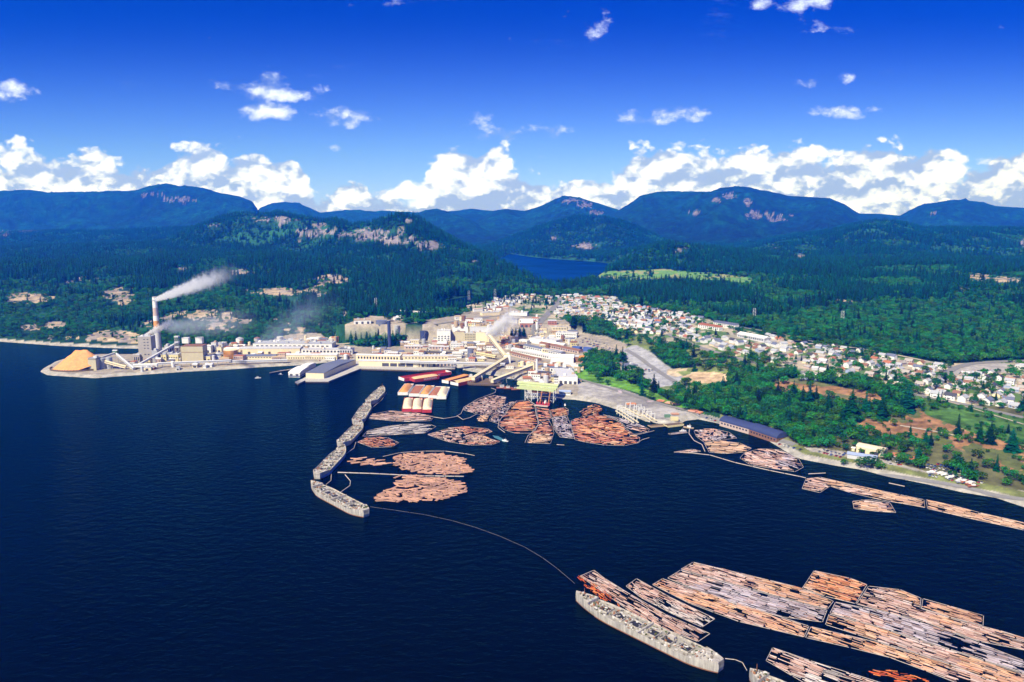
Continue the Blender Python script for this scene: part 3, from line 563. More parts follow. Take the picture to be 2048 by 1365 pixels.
for (y0, y1, sp, sd, hmul) in ((560, 1150, 6.0, 1, 1.0), (1150, 1900, 7.5, 2, 1.0), (1900, 3100, 9.5, 3, 1.05), (3100, 5200, 14, 4, 1.15)):
    a, b, z, px, py, rng = scatter(y0, y1, sp, sd); n = len(a)
    left = px < 1130
    cf = fbm(a, b, 160, 3, 140)*1.6+.05+.45*sstep(1700, 2800, b)-1.1*((px > 1130) & (py > 640)) - .2*(px < 700)*(b < 1900)
    con = rng.random(n) < np.clip(.5+cf*1.3, .06, .93)
    inl = inpoly(px, py, POLY['town']) | inpoly(px, py, POLY['orange2']) | inpoly(px, py, POLY['green2'])
    h = np.where(con, rng.uniform(14, 27, n), rng.uniform(7.5, 13.5, n))*hmul; h[inl] *= np.where(rng.random(inl.sum()) < .7, .55, .8)
    h[(px < 700) & (b < 1750)] *= .72; h[(px > 1600) & (b < 900)] *= np.where(rng.random(((px > 1600) & (b < 900)).sum()) < .35, .95, .62)
    wd = np.where(con, h*1.25, h*rng.uniform(1.0, 1.35, n)); 
    pts.append(np.stack([a, b, z, h, wd, con, rng.integers(0, 20, n), rng.uniform(0, 6.28, n), px, py], 1))
pts = np.vstack(pts)
okf = (pts[:, 8] > -10) & (pts[:, 8] < 2058) & (pts[:, 9] < 1010)
sz = np.where(okf & (pts[:, 8] > 1150), pts[:, 3]*pts[:, 4]**.5/pts[:, 1]**1.5, 0); order = np.argsort(-sz)
indiv = order[:280]; m_ = np.ones(len(pts), bool); m_[indiv] = False
for q in pts[indiv]:
    con = q[5] > .5; low = q[9] > 850
    where = 'above the shore road' if low and q[8] > 1600 else 'in the wood above the log yard' if q[8] < 1600 and q[9] > 770 else 'on the slope between field and houses' if q[8] > 1600 else 'in the wooded slope below the town'
    tree('c' if con else 'b', int(q[6]) % (4 if con else 5), (q[0], q[1], q[2]-.3), q[3], q[4], q[7], ('dark pointed conifer ' if con else 'leafy green broadleaf tree ')+where, 'tree', ('conifers ' if con else 'broadleaf trees ')+where)
fp = pts[m_]
me = bpy.data.meshes.new('forest'); me.vertices.add(len(fp)); fz = fp[:, :3].copy(); fz[:, 2] -= .3; me.vertices.foreach_set('co', fz.astype(np.float32).ravel())
idx = np.where(fp[:, 5] > .5, 5+fp[:, 6] % 4, fp[:, 6] % 5).astype(np.int32)
for n_m, ty, dat in (('size', 'FLOAT_VECTOR', np.stack([fp[:, 4], fp[:, 4], fp[:, 3]], 1)), ('turn', 'FLOAT_VECTOR', np.stack([fp[:, 7]*0, fp[:, 7]*0, fp[:, 7]], 1)), ('pick', 'INT', idx)):
    at = me.attributes.new(n_m, ty, 'POINT'); at.data.foreach_set('vector' if ty != 'INT' else 'value', dat.astype(np.float32).ravel() if ty != 'INT' else dat)
fo = bpy.data.objects.new('forest', me); COL.objects.link(fo); tag(fo, kind='stuff')
ng = bpy.data.node_groups.new('forest_scatter', 'GeometryNodeTree'); ng.interface.new_socket('Geometry', in_out='INPUT', socket_type='NodeSocketGeometry'); ng.interface.new_socket('Geometry', in_out='OUTPUT', socket_type='NodeSocketGeometry')
gi = ng.nodes.new('NodeGroupInput'); go = ng.nodes.new('NodeGroupOutput'); ip = ng.nodes.new('GeometryNodeInstanceOnPoints')
gs = []
for key in [('b', i) for i in range(5)]+[('c', i) for i in range(4)]:
    oi = ng.nodes.new('GeometryNodeObjectInfo'); oi.transform_space = 'ORIGINAL'; oi.inputs['Object'].default_value = PROTO[key]; oi.inputs['As Instance'].default_value = True; gs.append(oi)
for i, key in enumerate(gs):
    pass
# one branch per tree form keeps the picks exact
jn = ng.nodes.new('GeometryNodeJoinGeometry')
for i, oi in enumerate(gs):
    na = ng.nodes.new('GeometryNodeInputNamedAttribute'); na.data_type = 'INT'; na.inputs[0].default_value = 'pick'
    cmpn = ng.nodes.new('FunctionNodeCompare'); cmpn.data_type = 'INT'; cmpn.operation = 'EQUAL'; ng.links.new(na.outputs[0], cmpn.inputs[2]); cmpn.inputs[3].default_value = i
    ip = ng.nodes.new('GeometryNodeInstanceOnPoints'); ng.links.new(gi.outputs[0], ip.inputs['Points']); ng.links.new(cmpn.outputs[0], ip.inputs['Selection']); ng.links.new(oi.outputs['Geometry'], ip.inputs['Instance'])
    for nm, sk in (('turn', 'Rotation'), ('size', 'Scale')):
        v_ = ng.nodes.new('GeometryNodeInputNamedAttribute'); v_.data_type = 'FLOAT_VECTOR'; v_.inputs[0].default_value = nm; ng.links.new(v_.outputs[0], ip.inputs[sk])
    ng.links.new(ip.outputs[0], jn.inputs[0])
ng.links.new(jn.outputs[0], go.inputs[0])
fo.modifiers.new('scatter', 'NODES').node_group = ng
print('forest points', len(fp))
# ---------------------------------------------------------------- roads
M_ASPH = mat('asphalt', (.20, .195, .19), .9, .15, .2)
M_DIRTR = mat('gravel_track', (.42, .36, .28), .95, .2, .2)
def ribbon(name, P, wd, m, dz=.35):
    pts_ = [G(*p) for p in P]; out = []
    for a, b in zip(pts_[:-1], pts_[1:]):
        n = max(2, int((b-a).length/8))
        for i in range(n): out.append(a.lerp(b, i/n))
    out.append(pts_[-1]); xy = np.array([(p.x, p.y) for p in out])
    for _ in range(3): xy[1:-1] = (xy[:-2]+2*xy[1:-1]+xy[2:])/4
    d = np.gradient(xy, axis=0); d /= np.linalg.norm(d, axis=1)[:, None]+1e-9; nrm = np.stack([-d[:, 1], d[:, 0]], 1)
    cols_ = [xy+nrm*wd*k for k in (-.5, -.17, .17, .5)]
    V = np.vstack([np.column_stack([c, H(c[:, 0], c[:, 1])+dz]) for c in cols_]); n = len(xy)
    Q = [(c*n+i, c*n+i+1, (c+1)*n+i+1, (c+1)*n+i) for c in range(3) for i in range(n-1)]
    return tag(mesh_np(name, V, [np.array(Q)[:, ::-1]], m), kind='structure')
for i, (P, wd) in enumerate(ROADPX):
    track = i in (4, 7, 12, 13, 14)
    ribbon('track' if track else 'road', P[1:] if i in (0,) else P, wd, M_DIRTR if track or i == 6 else M_ASPH, .35+.02*i)
# ---------------------------------------------------------------- generic builders
PAL = {'white': (.70,.69,.66), 'cream': (.70,.60,.40), 'yellow': (.62,.54,.29), 'beige': (.46,.41,.28), 'grey': (.36,.37,.40), 'ltgrey': (.52,.52,.54), 'dark': (.06,.06,.075), 'navy': (.035,.05,.13), 'blue': (.07,.12,.34), 'slate': (.13,.145,.21), 'brown': (.22,.11,.07), 'brick': (.38,.16,.12), 'orange': (.60,.27,.06), 'pink': (.50,.38,.33), 'rust': (.36,.13,.07), 'red': (.42,.035,.04), 'green': (.12,.22,.14), 'lime': (.46,.52,.26), 'stone': (.35,.32,.29), 'paleblue': (.30,.36,.52), 'tan': (.42,.31,.20), 'black': (.02,.02,.025)}
def PM(c, metal=0): return mat('paint_'+c, PAL[c], .7, .10, .25, streak=.3)
M_GLASS = mat('window_glass', (.02, .03, .05), .15, .05, 1, spec=.6)
M_STEEL = mat('steel', (.34, .33, .32), .6, .15, .5); M_CONC = mat('concrete', (.42, .40, .37), .9, .15, .2)
M_TIMB = mat('timber_piles', (.13, .09, .06), .9, .25, .6)
def frame_AB(A, B, z=None):
    a, b = G(*A), G(*B); v_ = Vector((b.x-a.x, b.y-a.y, 0)); L = v_.length; rz = math.atan2(v_.y, v_.x)
    zz = (a.z+b.z)/2 if z is None else z
    return Vector((a.x, a.y, max(zz, 1.5 if z is None else z))), L, rz
def add_windows(root, x0, x1, z0, z1, nr, ncx, y=-.06, m=None, fill=.55, name='window', zf=.5):
    dx = (x1-x0)/ncx; dz = (z1-z0)/nr
    first = None
    for r in range(nr):
        for c in range(ncx):
            if first is None:
                w_ = MB(); w_.box(-dx*fill/2, dx*fill/2, y, .02, -dz*zf/2, dz*zf/2); first = w_.build(name, m or M_GLASS, root); o = first
            else: o = first.copy(); COL.objects.link(o); o.parent = root
            o.location = (x0+dx*(c+.5), 0, z0+dz*(r+.5))
def side_windows(root, L, d, h, n, m=None):
    w_ = MB(); w_.box(-.02, .06, -.6, .6, -.7, .7); f = w_.build('window', m or M_GLASS, root)
    for i in range(n):
        o = f if i == 0 else f.copy()
        if i: COL.objects.link(o); o.parent = root
        o.location = (L, d*(i+.5)/n, h*.55)
def bld(name, cat, label, A, B, d, h, wall='white', roof='ltgrey', style='flat', win=None, doors=0, z=None, group=None, rh=None, units=0, band=None, skew=0, seed=0, dcol='dark', stacks=0):
    o_, L, rz = frame_AB(A, B, z); root = empty(name, o_, label, cat, group, rz); rnd = random.Random(seed+int(A[0]))
    if isinstance(d, tuple):                        # third corner: back-right in the photo
        c = G(*d); q = Matrix.Rotation(-rz, 3, 'Z') @ Vector((c.x-o_.x, c.y-o_.y, 0)); d = q.y; skew = q.x-L
    sh = Matrix.Identity(4); sh[0][1] = skew/d if d else 0
    w_ = MB(); w_.box(0, L, 0, d, -4, h, sh); w_.build('wall', PM(wall), root)
    r = MB()
    if style == 'flat':
        r.box(-.25, L+.25, -.25, d+.25, h+.003, h+.35, sh)
        for (a, b, c, e) in ((-.3, L+.3, -.3, .05), (-.3, L+.3, d-.05, d+.3), (-.3, .05, .06, d-.06), (L-.05, L+.3, .06, d-.06)): r.box(a, b, c, e, h+.36, h+.9, sh)
    elif style == 'gable': r.gable(0, L, 0, d, h+.01, rh or d*.22, sh, .6)
    elif style == 'cross':                          # several gables side by side, ridges running back
        n = max(1, int(L/(d*.45)+.5))
        for i in range(n):
            x0 = L*i/n; x1 = L*(i+1)/n-.05; r.prism([(x0, h+.01), (x1, h+.01), ((x0+x1)/2, h+(rh or 3))], -.4, d+.4, sh)
    elif style == 'barrel':
        R_ = rh or d*.35; prof = [(-.3, h)]+[(d/2-(d/2+.3)*cos(pi*k/10), h+R_*sin(pi*k/10)) for k in range(1, 10)]+[(d+.3, h)]
        r.prism([(p[0], p[1]) for p in prof], -L-.4, .4, Matrix.Rotation(pi/2, 4, 'Z'))
        for k_ in range(len(r.v)): r.v[k_] = np.column_stack([np.abs(r.v[k_][:, 0])*np.sign(r.v[k_][:, 0]), r.v[k_][:, 1], r.v[k_][:, 2]]); r.v[k_][:, 0] += skew/d*r.v[k_][:, 1]
    elif style == 'saw':
        n = max(2, int(L/9))
        for i in range(n): r.prism([(L*i/n, h+.01), (L*(i+1)/n-.03, h+.01), (L*(i+1)/n-.03, h+.3), (L*i/n, h+3)], -.3, d+.3, sh)
    ro = r.build('roof', PM(roof), root)
    if units:
        for i in range(units):
            u_ = MB(); a, b, c = rnd.uniform(1.2, 3), rnd.uniform(1.2, 2.6), rnd.uniform(1.2, 2.8); x, y = rnd.uniform(3, max(L-3, 3.1)), rnd.uniform(2, max(d-2, 2.1))
            u_.box(x-a, x+a, y-b, y+b, h, h+c+.9); u_.box(x-a*.5, x+a*.5, y-b*.5, y+b*.5, h+c+.9, h+c+1.4); u_.build('roof_vent', PM(rnd.choice(['white', 'grey', 'ltgrey', 'tan'])), ro)
    if win: add_windows(root, L*.03, L*.97, h*(win[2] if len(win) > 2 else .12), h*(win[3] if len(win) > 3 else .96), win[0], win[1])
    if win: side_windows(root, L, d, h, 2)
    for i in range(doors):
        x = L*(i+.5)/doors; q = MB(); q.box(x-min(2.2, L/doors*.3), x+min(2.2, L/doors*.3), -.08, .02, -.3, min(h*.7, 4.5)); q.build('door', PM(dcol), root)
    if band: q = MB(); q.box(-.12, L+.12, -.14, d+.1, h*band[1], h*band[2], sh); q.build('wall_band', PM(band[0]), root)
    for i in range(stacks):
        q = MB(); x = rnd.uniform(2, L-2); q.cyl(x, rnd.uniform(1, d-1), h, h+rnd.uniform(3, 7), .5, n=8); q.build('vent_stack', M_STEEL, root)
    return root
def tank(name, cat, label, P, r, h, c='white', top=None, dome=.8, z=None, group=None, bands=0, stair=True):
    g = G(*P); root = empty(name, (g.x, g.y, g.z if z is None else z), label, cat, group)
    b = MB(); b.cyl(0, 0, -3, h, r, n=24); b.build('shell', PM(c), root)
    b = MB(); b.bar((0, 0, h), (0, 0, h+.3), r*1.02, 24); b.bar((0, 0, h+.3), (0, 0, h+.3+dome), r*.98, 24, None, r*.2); b.build('roof', PM(top or c), root)
    if bands: b = MB(); [b.bar((0, 0, h*k/(bands+1)), (0, 0, h*k/(bands+1)+.35), r*1.03, 24) for k in range(1, bands+1)]; b.build('hoops', M_STEEL, root)
    if stair:
        b = MB()
        for k in range(14): a = -1.9+k*.09; b.box(-.5, .5, -.2, .2, 0, .25, Matrix.Translation((cos(a)*(r+.5), sin(a)*(r+.5), h*(k+.5)/14)) @ Matrix.Rotation(a, 4, 'Z'))
        b.bar((cos(-1.2)*(r+.4), sin(-1.2)*(r+.4), -1), (cos(-1.2)*(r+.4), sin(-1.2)*(r+.4), h+1), .15, 4); b.build('stair', M_STEEL, root)
    return root
def conveyor(label, A, za, B, zb, wd=4.5, ht=4, c='cream', legs=4, name='conveyor_gallery', roofc=None, dark=True):
    a = at_z(*A, za); b = at_z(*B, zb); a = Vector((*a, za)); b = Vector((*b, zb)); v_ = b-a; L = v_.length
    root = empty(name, a, label, 'conveyor'); q = v_.to_track_quat('X', 'Z'); M = q.to_matrix().to_4x4()
    m = MB(); m.box(0, L, -wd/2, wd/2, -ht/2, ht/2, M); m.build('gallery', PM(c), root)
    m = MB(); m.gable(0, L, -wd/2, wd/2, ht/2+.01, 1, M, .3); m.build('roof', PM(roofc or c), root)
    m = MB(); m.box(.2, L-.2, -wd/2-.06, wd/2+.06, ht*.05, ht*.25, M); m.build('window_strip', PM('dark' if dark else 'grey'), root)
    for i in range(legs):
        k = (i+.5)/legs; p = v_*k; gz_ = max(hz(a.x+p.x, a.y+p.y), -1)-a.z; side = Vector((-v_.y, v_.x, 0)).normalized()*wd*.45
        if p.z-ht/2-gz_ < 2: continue
        m = MB(); t1 = p-Vector((0, 0, ht/2)); 
        for s_ in (-1, 1): m.bar(t1+side*s_, Vector((p.x, p.y, gz_-1))+side*s_*1.7, .28, sq=True)
        m.bar(Vector((p.x, p.y, (gz_+p.z)/2))-side*1.3, Vector((p.x, p.y, (gz_+p.z)/2))+side*1.3, .2, sq=True); m.bar(t1-side, Vector((p.x, p.y, (gz_+p.z)/2))+side*1.3, .15, sq=True)
        m.build('trestle', M_STEEL, root)
    return root
def plume(name, label, P0, z0, P1, z1, r0, r1, dens, wisp=.0, col=(.95, .95, 1)):
    """steam: a closed box round a drifting cone of patchy air"""
    a = Vector((*at_z(*P0, z0), z0)); b = Vector((*at_z(*P1, z1), z1)); v_ = b-a; L = v_.length
    m, t = new_mat(name+'_vapour'); tcn = nd('ShaderNodeTexCoord'); s_ = nd('ShaderNodeSeparateXYZ'); t.links.new(tcn.outputs['Object'], s_.inputs[0])
    x, y, z = (E(k) for k in s_.outputs)
    def no(sc_, det, off):
        mp = nd('ShaderNodeMapping'); mp.inputs['Location'].default_value = off; t.links.new(tcn.outputs['Object'], mp.inputs[0])
        n = nd('ShaderNodeTexNoise'); n.inputs['Scale'].default_value = sc_; n.inputs['Detail'].default_value = det; n.inputs['Roughness'].default_value = .6; t.links.new(mp.outputs[0], n.inputs['Vector']); return E(n.outputs[0])
    k = x*(1/L); rad = E.op('POWER', E.op('MAXIMUM', k, .002), .6)*(r1-r0)+r0
    yy = y+(no(1.6/r1, 2, (3, 8, 1))-.5)*r1*1.6*k.sm(0, .4); zz = z+(no(1.6/r1, 2, (31, 5, 9))-.5)*r1*1.6*k.sm(0, .4)
    d = E.op('SQRT', yy*yy+zz*zz)/rad + (no(1.3/r0, 5, (0, 0, 0))-.5)*1.5 + (no(1.5/r1, 4, (9, 1, 4))-.5)*3.4*k.sm(.1, .8)
    dn = (1.0-d).sm(0, .55)*(1.0-k).sm(0, .45)*k.sm(-.01, .01)*dens*(1.15-k)
    v = nd('ShaderNodeVolumePrincipled'); v.inputs['Color'].default_value = (*col, 1); v.inputs['Absorption Color'].default_value = (1, 1, 1, 1); t.links.new(dn.s, v.inputs['Density']); v.inputs['Anisotropy'].default_value = .0
    o = nd('ShaderNodeOutputMaterial'); t.links.new(v.outputs[0], o.inputs['Volume'])
    q = MB(); R_ = r1*1.9; q.box(0, L, -R_, R_, -R_, R_); ob = q.build(name, m, kind='stuff'); ob.location = a; ob.rotation_euler = v_.to_track_quat('X', 'Z').to_euler(); ob['label'] = label
    return ob
# ---------------------------------------------------------------- the mill
def chip_pile():
    g0, g1 = G(97, 741), G(196, 741); c = (g0+g1)/2; L = (g1-g0).length/2; bm_v = []; nR, nA = 26, 60; rng = np.random.default_rng(3)
    root = empty('wood_chip_pile', (c.x, c.y+16, 3.2), 'big orange heap of wood chips on the tip of the spit', 'chip pile')
    for i in range(nR+1):
        for j in range(nA):
            a = 2*pi*j/nA; r = i/nR; x = r*cos(a)*L*1.02; y = r*sin(a)*28
            rid = max(0, 1-math.hypot((x-np.clip(x, -3, 16))/L*1.1, y/28)); z = 29*rid**.92*(1+.08*x/L)
            bm_v.append((x, y, z+float(vnoise(np.array(x/5.), np.array(y/5.), 5))*1.1*(1-r)+float(vnoise(np.array(x/13.), np.array(y/13.), 6))*1.6*(1-r)*r*2))
    Q = [(i*nA+j, i*nA+(j+1) % nA, (i+1)*nA+(j+1) % nA, (i+1)*nA+j) for i in range(nR) for j in range(nA)]
    mesh_np('chips', bm_v, [np.array(Q)[:, ::-1]], mat('wood_chips', (.64, .30, .11), .95, .24, .25, .8), root, None, True)
    b = MB()
    for j in range(30, 61):
        a0, a1 = 2*pi*j/nA, 2*pi*(j+1)/nA; p = (cos(a0)*L*1.06, sin(a0)*31); q = (cos(a1)*L*1.06, sin(a1)*31)
        b.bar((*p, -2), (*p, 3.4), .35, sq=True); b.add([(*p, -1), (*q, -1), (*q, 2.8), (*p, 2.8)], [(0, 1, 2, 3)]); b.add([(p[0]*1.01, p[1]*1.01, -1), (q[0]*1.01, q[1]*1.01, -1), (q[0]*1.01, q[1]*1.01, 2.8), (p[0]*1.01, p[1]*1.01, 2.8)], [(0, 1, 2, 3)])
    b.build('retaining_wall', M_TIMB, root)
chip_pile()
bld('chip_silo_house', 'building', 'beige concrete block house beside the orange chip pile', (177.5,741), (193,741.5), 12, 19, 'beige', 'grey', units=2, band=('dark', .93, .97))
tank('storage_silo', 'silo', 'grey silo left of the two behind the chip pile house', (206,738), 4.6, 17, 'grey', bands=3)
tank('storage_silo', 'silo', 'grey silo right of the two behind the chip pile house', (220,737), 4.6, 18, 'grey', bands=3)
def hut(P, zb, label, c='green'):
    a = at_z(*P, zb); root = empty('transfer_tower', (*a, zb), label, 'transfer tower'); b = MB(); b.box(-3.5, 3.5, -3, 3, 0, 5.5); b.build('cabin', PM(c), root); b = MB(); b.gable(-3.5, 3.5, -3, 3, 5.51, 1.3); b.build('roof', PM('ltgrey'), root)
    g = max(hz(a[0], a[1]), 0)-zb
    for x in (-3, 3):
        for y in (-2.5, 2.5): b = MB(); b.bar((x, y, g), (x, y, 0), .3, sq=True); b.build('leg', M_STEEL, root)
    b = MB(); [b.bar((-3, -2.5, g+k), (3, -2.5, g+k+5), .15, sq=True) for k in range(2, int(-g)-5, 5)]; b.build('bracing', M_STEEL, root)
hut((231,708), 20, 'pale green cabin on steel legs where the conveyors cross'); 
conveyor('beige conveyor sloping down right of the chip pile house', (192,719), 19, (252,735), 7, 4, 3.5, 'cream', 3)
conveyor('pale grey conveyor sloping down from the green cabin', (233,709), 20, (268,738), 6, 3.6, 3, 'ltgrey', 3)
conveyor('thin level conveyor from the chip pile top to the green cabin', (196,718), 19, (229,707), 22, 2.4, 2.2, 'ltgrey', 2)
conveyor('long pale conveyor climbing past the tall block to the steel tower', (272,733), 7, (357,685), 34, 3.2, 2.8, 'ltgrey', 6, dark=False)
conveyor('thick pale pipe gallery at the left end of the shore gallery', (268,732), 9, (315,731), 9, 5, 4.5, 'white', 2, dark=False)
conveyor('long level grey gallery on white legs along the spit shore', (315,728), 10, (462,722), 10, 4.2, 2.6, 'ltgrey', 8)
conveyor('grey gallery on legs along the shore below the long cream sheds', (462,724), 8, (575,721), 8, 4, 2.4, 'ltgrey', 6)
tb = bld('boiler_tower', 'building', 'tallest pale concrete block with rows of dark openings on the spit', (279,726), (305,726), 17, 44, 'stone', 'ltgrey', units=3, stacks=3)
add_windows(tb, 8, 19, 22, 42, 4, 2, m=PM('dark'), zf=.28); add_windows(tb, 8, 19, 12, 16, 1, 2, m=PM('dark'), zf=.5)
bld('machine_hall', 'building', 'low annex at the foot of the tall concrete block', (268,727), (280,727), 14, 14, 'stone', 'ltgrey', units=2, win=(1, 3))
bld('machine_hall', 'building', 'grey annex on the right side of the tall concrete block', (304,726), (316,726), 14, 20, 'grey', 'ltgrey', units=3, stacks=2)
def chimney():
    g = G(318, 712); root = empty('striped_chimney', (g.x, g.y, 4), 'tall smoking chimney banded orange and white on the spit', 'chimney'); H_ = 103; r = lambda z: 6.2-2.4*z/H_
    bd = [(-4, 46, 'ltgrey'), (46, 62, 'orange'), (62, 71, 'white'), (71, 85, 'pink'), (85, 103, 'white')]
    for a, b_, c in bd:
        b = MB(); b.bar((0, 0, a), (0, 0, b_), r(a), 24, None, r(b_)); b.build('shaft', PM(c), root)
    b = MB(); b.bar((0, 0, 103), (0, 0, 104), r(103)*1.06, 24); b.build('rim', M_CONC, root)
    for z in (50, 98): b = MB(); b.bar((0, 0, z), (0, 0, z+.5), r(z)+1.2, 20); b.build('walkway', M_STEEL, root)
    b = MB(); b.bar((r(0)+.3, 0, 0), (r(103)+.3, 0, 103), .3, 4); b.build('ladder', M_STEEL, root)
    return g
cg = chimney()
bld('machine_hall', 'building', 'yellow hall between the striped chimney and the steel tower', (322,725), (357,725), 18, 13, 'yellow', 'ltgrey', units=3, win=(1, 7, .45, .75))
def lattice(label, P, h, w0=6, c=None, name='steel_tower', cat='tower', top=True):
    g = G(*P); root = empty(name, (g.x, g.y, g.z), label, cat); n = max(3, int(h/6)); q_ = .16 if top else .09
    for sx in (-1, 1):
        for sy in (-1, 1): b = MB(); b.bar((sx*w0/2, sy*w0/2, -1), (sx*w0*.4, sy*w0*.4, h), .35 if top else .15, sq=True); b.build('leg', c or M_STEEL, root)
    b = MB()
    for i in range(n):
        z0, z1 = h*i/n, h*(i+1)/n; w1 = w0/2*(1-.2*i/n)
        for sy in (-1, 1): b.bar((-w1, sy*w1, z0), (w1, sy*w1, z1), q_, sq=True); b.bar((-w1, sy*w1, z1), (w1, sy*w1, z1), q_, sq=True)
        for sx in (-1, 1): b.bar((sx*w1, -w1, z0), (sx*w1, w1, z1), q_, sq=True); b.bar((sx*w1, -w1, z1), (sx*w1, w1, z1), q_, sq=True)
    b.build('bracing', c or M_STEEL, root)
    if top:
        for k in (.55, .75, .97): b = MB(); b.box(-w0*.5, w0*.5, -w0*.5, w0*.5, h*k, h*k+1.8); b.build('platform', PM('ltgrey'), root)
lattice('open steel tower with platforms left of the big beige block', (357,722), 42, 7)
bld('boiler_house', 'building', 'big windowless beige block with brown roof edge on the spit', (364,725), (407,725), 20, 27, 'beige', 'brown', units=0, band=('brown', .62, .65), doors=0)
bld('rooftop_house', 'building', 'white box on the left of the big beige block roof', (366,715), (379,715), 8, 5, 'white', 'ltgrey', z=31.9)
bld('rooftop_house', 'building', 'white box on the right of the big beige block roof', (393,715), (406,715), 8, 5.5, 'white', 'ltgrey', z=31.9)
bld('machine_hall', 'building', 'low yellow annex with brown door right of the big beige block', (407,724), (421,724), 12, 9, 'yellow', 'ltgrey', doors=2)
tank('storage_tank', 'tank', 'dark narrow vessel left of the big beige block', (354,716), 3, 20, 'brown', z=4)
for i, (a, y, w_, h_, c) in enumerate([(410,706,12,12,'white'),(423,704,10,16,'ltgrey'),(434,706,9,10,'cream'),(432,716,16,7,'yellow'),(425,696,20,8,'ltgrey'),(330,708,14,14,'ltgrey'),(346,708,10,10,'stone'),(258,738,14,5,'cream'),(286,741,16,4,'cream'),(385,736,9,5,'cream'),(352,741,7,4,'white'),(300,740,8,3,'rust'),(410,735,14,4,'white')]):
    lab = ['white plant room behind the big beige block', 'tall pale plant room right of the big beige block', 'small cream plant room left of the orange tank', 'low yellow shed in front of the orange tank', 'pale shed by the cove behind the beige block', 'pale plant room behind the yellow hall by the chimney', 'stone-grey plant room behind the yellow hall, nearest the steel tower', 'cream shed under the beige sloping conveyor', 'long low cream shed at the shore below the thick pipe gallery', 'small cream shed on the shore below the big beige block', 'tiny white hut on the shore below the steel tower', 'tiny rust-red hut on the shore below the concrete block', 'low white shed on the shore right of the small cream one'][i]
    bld('plant_shed', 'shed', lab, (a, y), (a+w_, y), 9, h_, c, 'ltgrey', style='gable' if i % 3 == 0 else 'flat', win=(1, 3) if i % 2 else None, doors=1, units=1)
tank('storage_tank', 'tank', 'wide orange-sided tank between the spit blocks and the long cream sheds', (462,716), 12, 14, 'orange', 'cream', 1.5)
bld('long_shed', 'shed', 'long cream shed with pale roof right of the orange tank', (478,709), (600,708.5), 24, 10, 'cream', 'ltgrey', 'gable', rh=1.6, doors=3)
bld('long_shed', 'shed', 'cream shed end wrapped behind the orange tank', (448,709), (477,709), 24, 9, 'cream', 'white', 'gable', rh=1.6)
bld('long_shed', 'shed', 'very long grey-roofed hall at the back of the sheds near the trees', (506,697.5), (664,698), 30, 9, 'white', 'grey', 'flat', units=9, win=(1, 16, .3, .8))
bld('long_shed', 'shed', 'low cream shed with small windows and grey roof by the shore gallery', (467,719.5), (551,719), 14, 5.5, 'cream', 'slate', 'gable', rh=2.4, win=(1, 14, .3, .85))
bld('long_shed', 'shed', 'cream arcaded shed right of the low grey-roofed one', (573,719), (674,720.5), 13, 8, 'cream', 'ltgrey', 'gable', rh=2, win=(1, 20, .1, .6))
bld('long_shed', 'shed', 'white hall on the right end of the long cream shed row', (602,708), (690,708), 16, 7.5, 'white', 'ltgrey', 'flat', win=(1, 12), units=4)
bld('machine_hall', 'building', 'pale square hall by the road under the knoll', (679,709), (705,709), 14, 9, 'ltgrey', 'slate', win=(1, 5), units=2)
bld('machine_hall', 'building', 'white hall among the tanks behind the long grey-roofed hall', (572,689), (601,689), 14, 8, 'white', 'ltgrey', units=3, stacks=3)
bld('machine_hall', 'building', 'white hall with pipes left of the twin tanks near the trees', (545,690), (566,690), 10, 7, 'ltgrey', 'ltgrey', units=3, stacks=5)
tank('storage_tank', 'tank', 'white tank behind the long hall, right of the white hall', (621,686), 8, 8, 'white'); tank('storage_tank', 'tank', 'small white tank by the trees, rightmost behind the long hall', (637,684), 6, 9, 'white'); tank('storage_tank', 'tank', 'small round tank topped by a cap left of the long hall', (480,690), 7, 12, 'white', 'grey', 2.5); tank('storage_tank', 'tank', 'grey tank with dark cap at the left end of the long hall roof', (515,689), 6, 12, 'grey', 'brown', 2)
tank('storage_tank', 'tank', 'squat tank at the tree edge between two halls', (560,680), 6, 6, 'ltgrey')
# wharf and its sheds
def wharf(label, PTS, z, c=M_CONC, name='wharf', pile=4):
    P = [at_z(*p, z) for p in PTS]; c0 = np.mean(P, 0); root = empty(name, (*c0, 0), label, 'wharf'); b = MB(); n = len(P)
    V = [(p[0]-c0[0], p[1]-c0[1], zz) for zz in (z-.9, z) for p in P]
    T = [(n, n+i, n+i+1) for i in range(1, n-1)]+[(0, i+1, i) for i in range(1, n-1)]; Q = [(i, (i+1) % n, n+(i+1) % n, n+i) for i in range(n)]
    if np.cross(np.array(P[1])-P[0], np.array(P[2])-P[1]) < 0: T = [t_[::-1] for t_ in T]; Q = [q[::-1] for q in Q]
    b.add(V, Q, T); b.build('deck', c, root); b = MB()
    for i in range(n):
        a, e = np.array(P[i])-c0, np.array(P[(i+1) % n])-c0; k = max(1, int(np.hypot(*(e-a))/pile))
        for j in range(k): q = a+(e-a)*j/k; b.bar((*q*.995, -3), (*q*.995, z-.5), .4, 6)
    for i in range(n):
        a, e = np.array(P[i])-c0, np.array(P[(i+1) % n])-c0; b.add([(*a*.985, -1), (*e*.985, -1), (*e*.985, z-.9), (*a*.985, z-.9)], [(0, 1, 2, 3)]); b.add([(*a*.986, -1), (*a*.986, z-.9), (*e*.986, z-.9), (*e*.986, -1)], [(0, 1, 2, 3)])
    b.build('piles', M_TIMB, root)
wharf('long concrete wharf jutting into the bay under the dark-roofed warehouse', [(606,757),(612,763),(657,763),(722,737),(722,722),(668,728)], 2.6)
wharf('narrow jetty stub at the seaward corner of the warehouse wharf', [(590,764),(596,768),(612,760),(607,757)], 2.4)
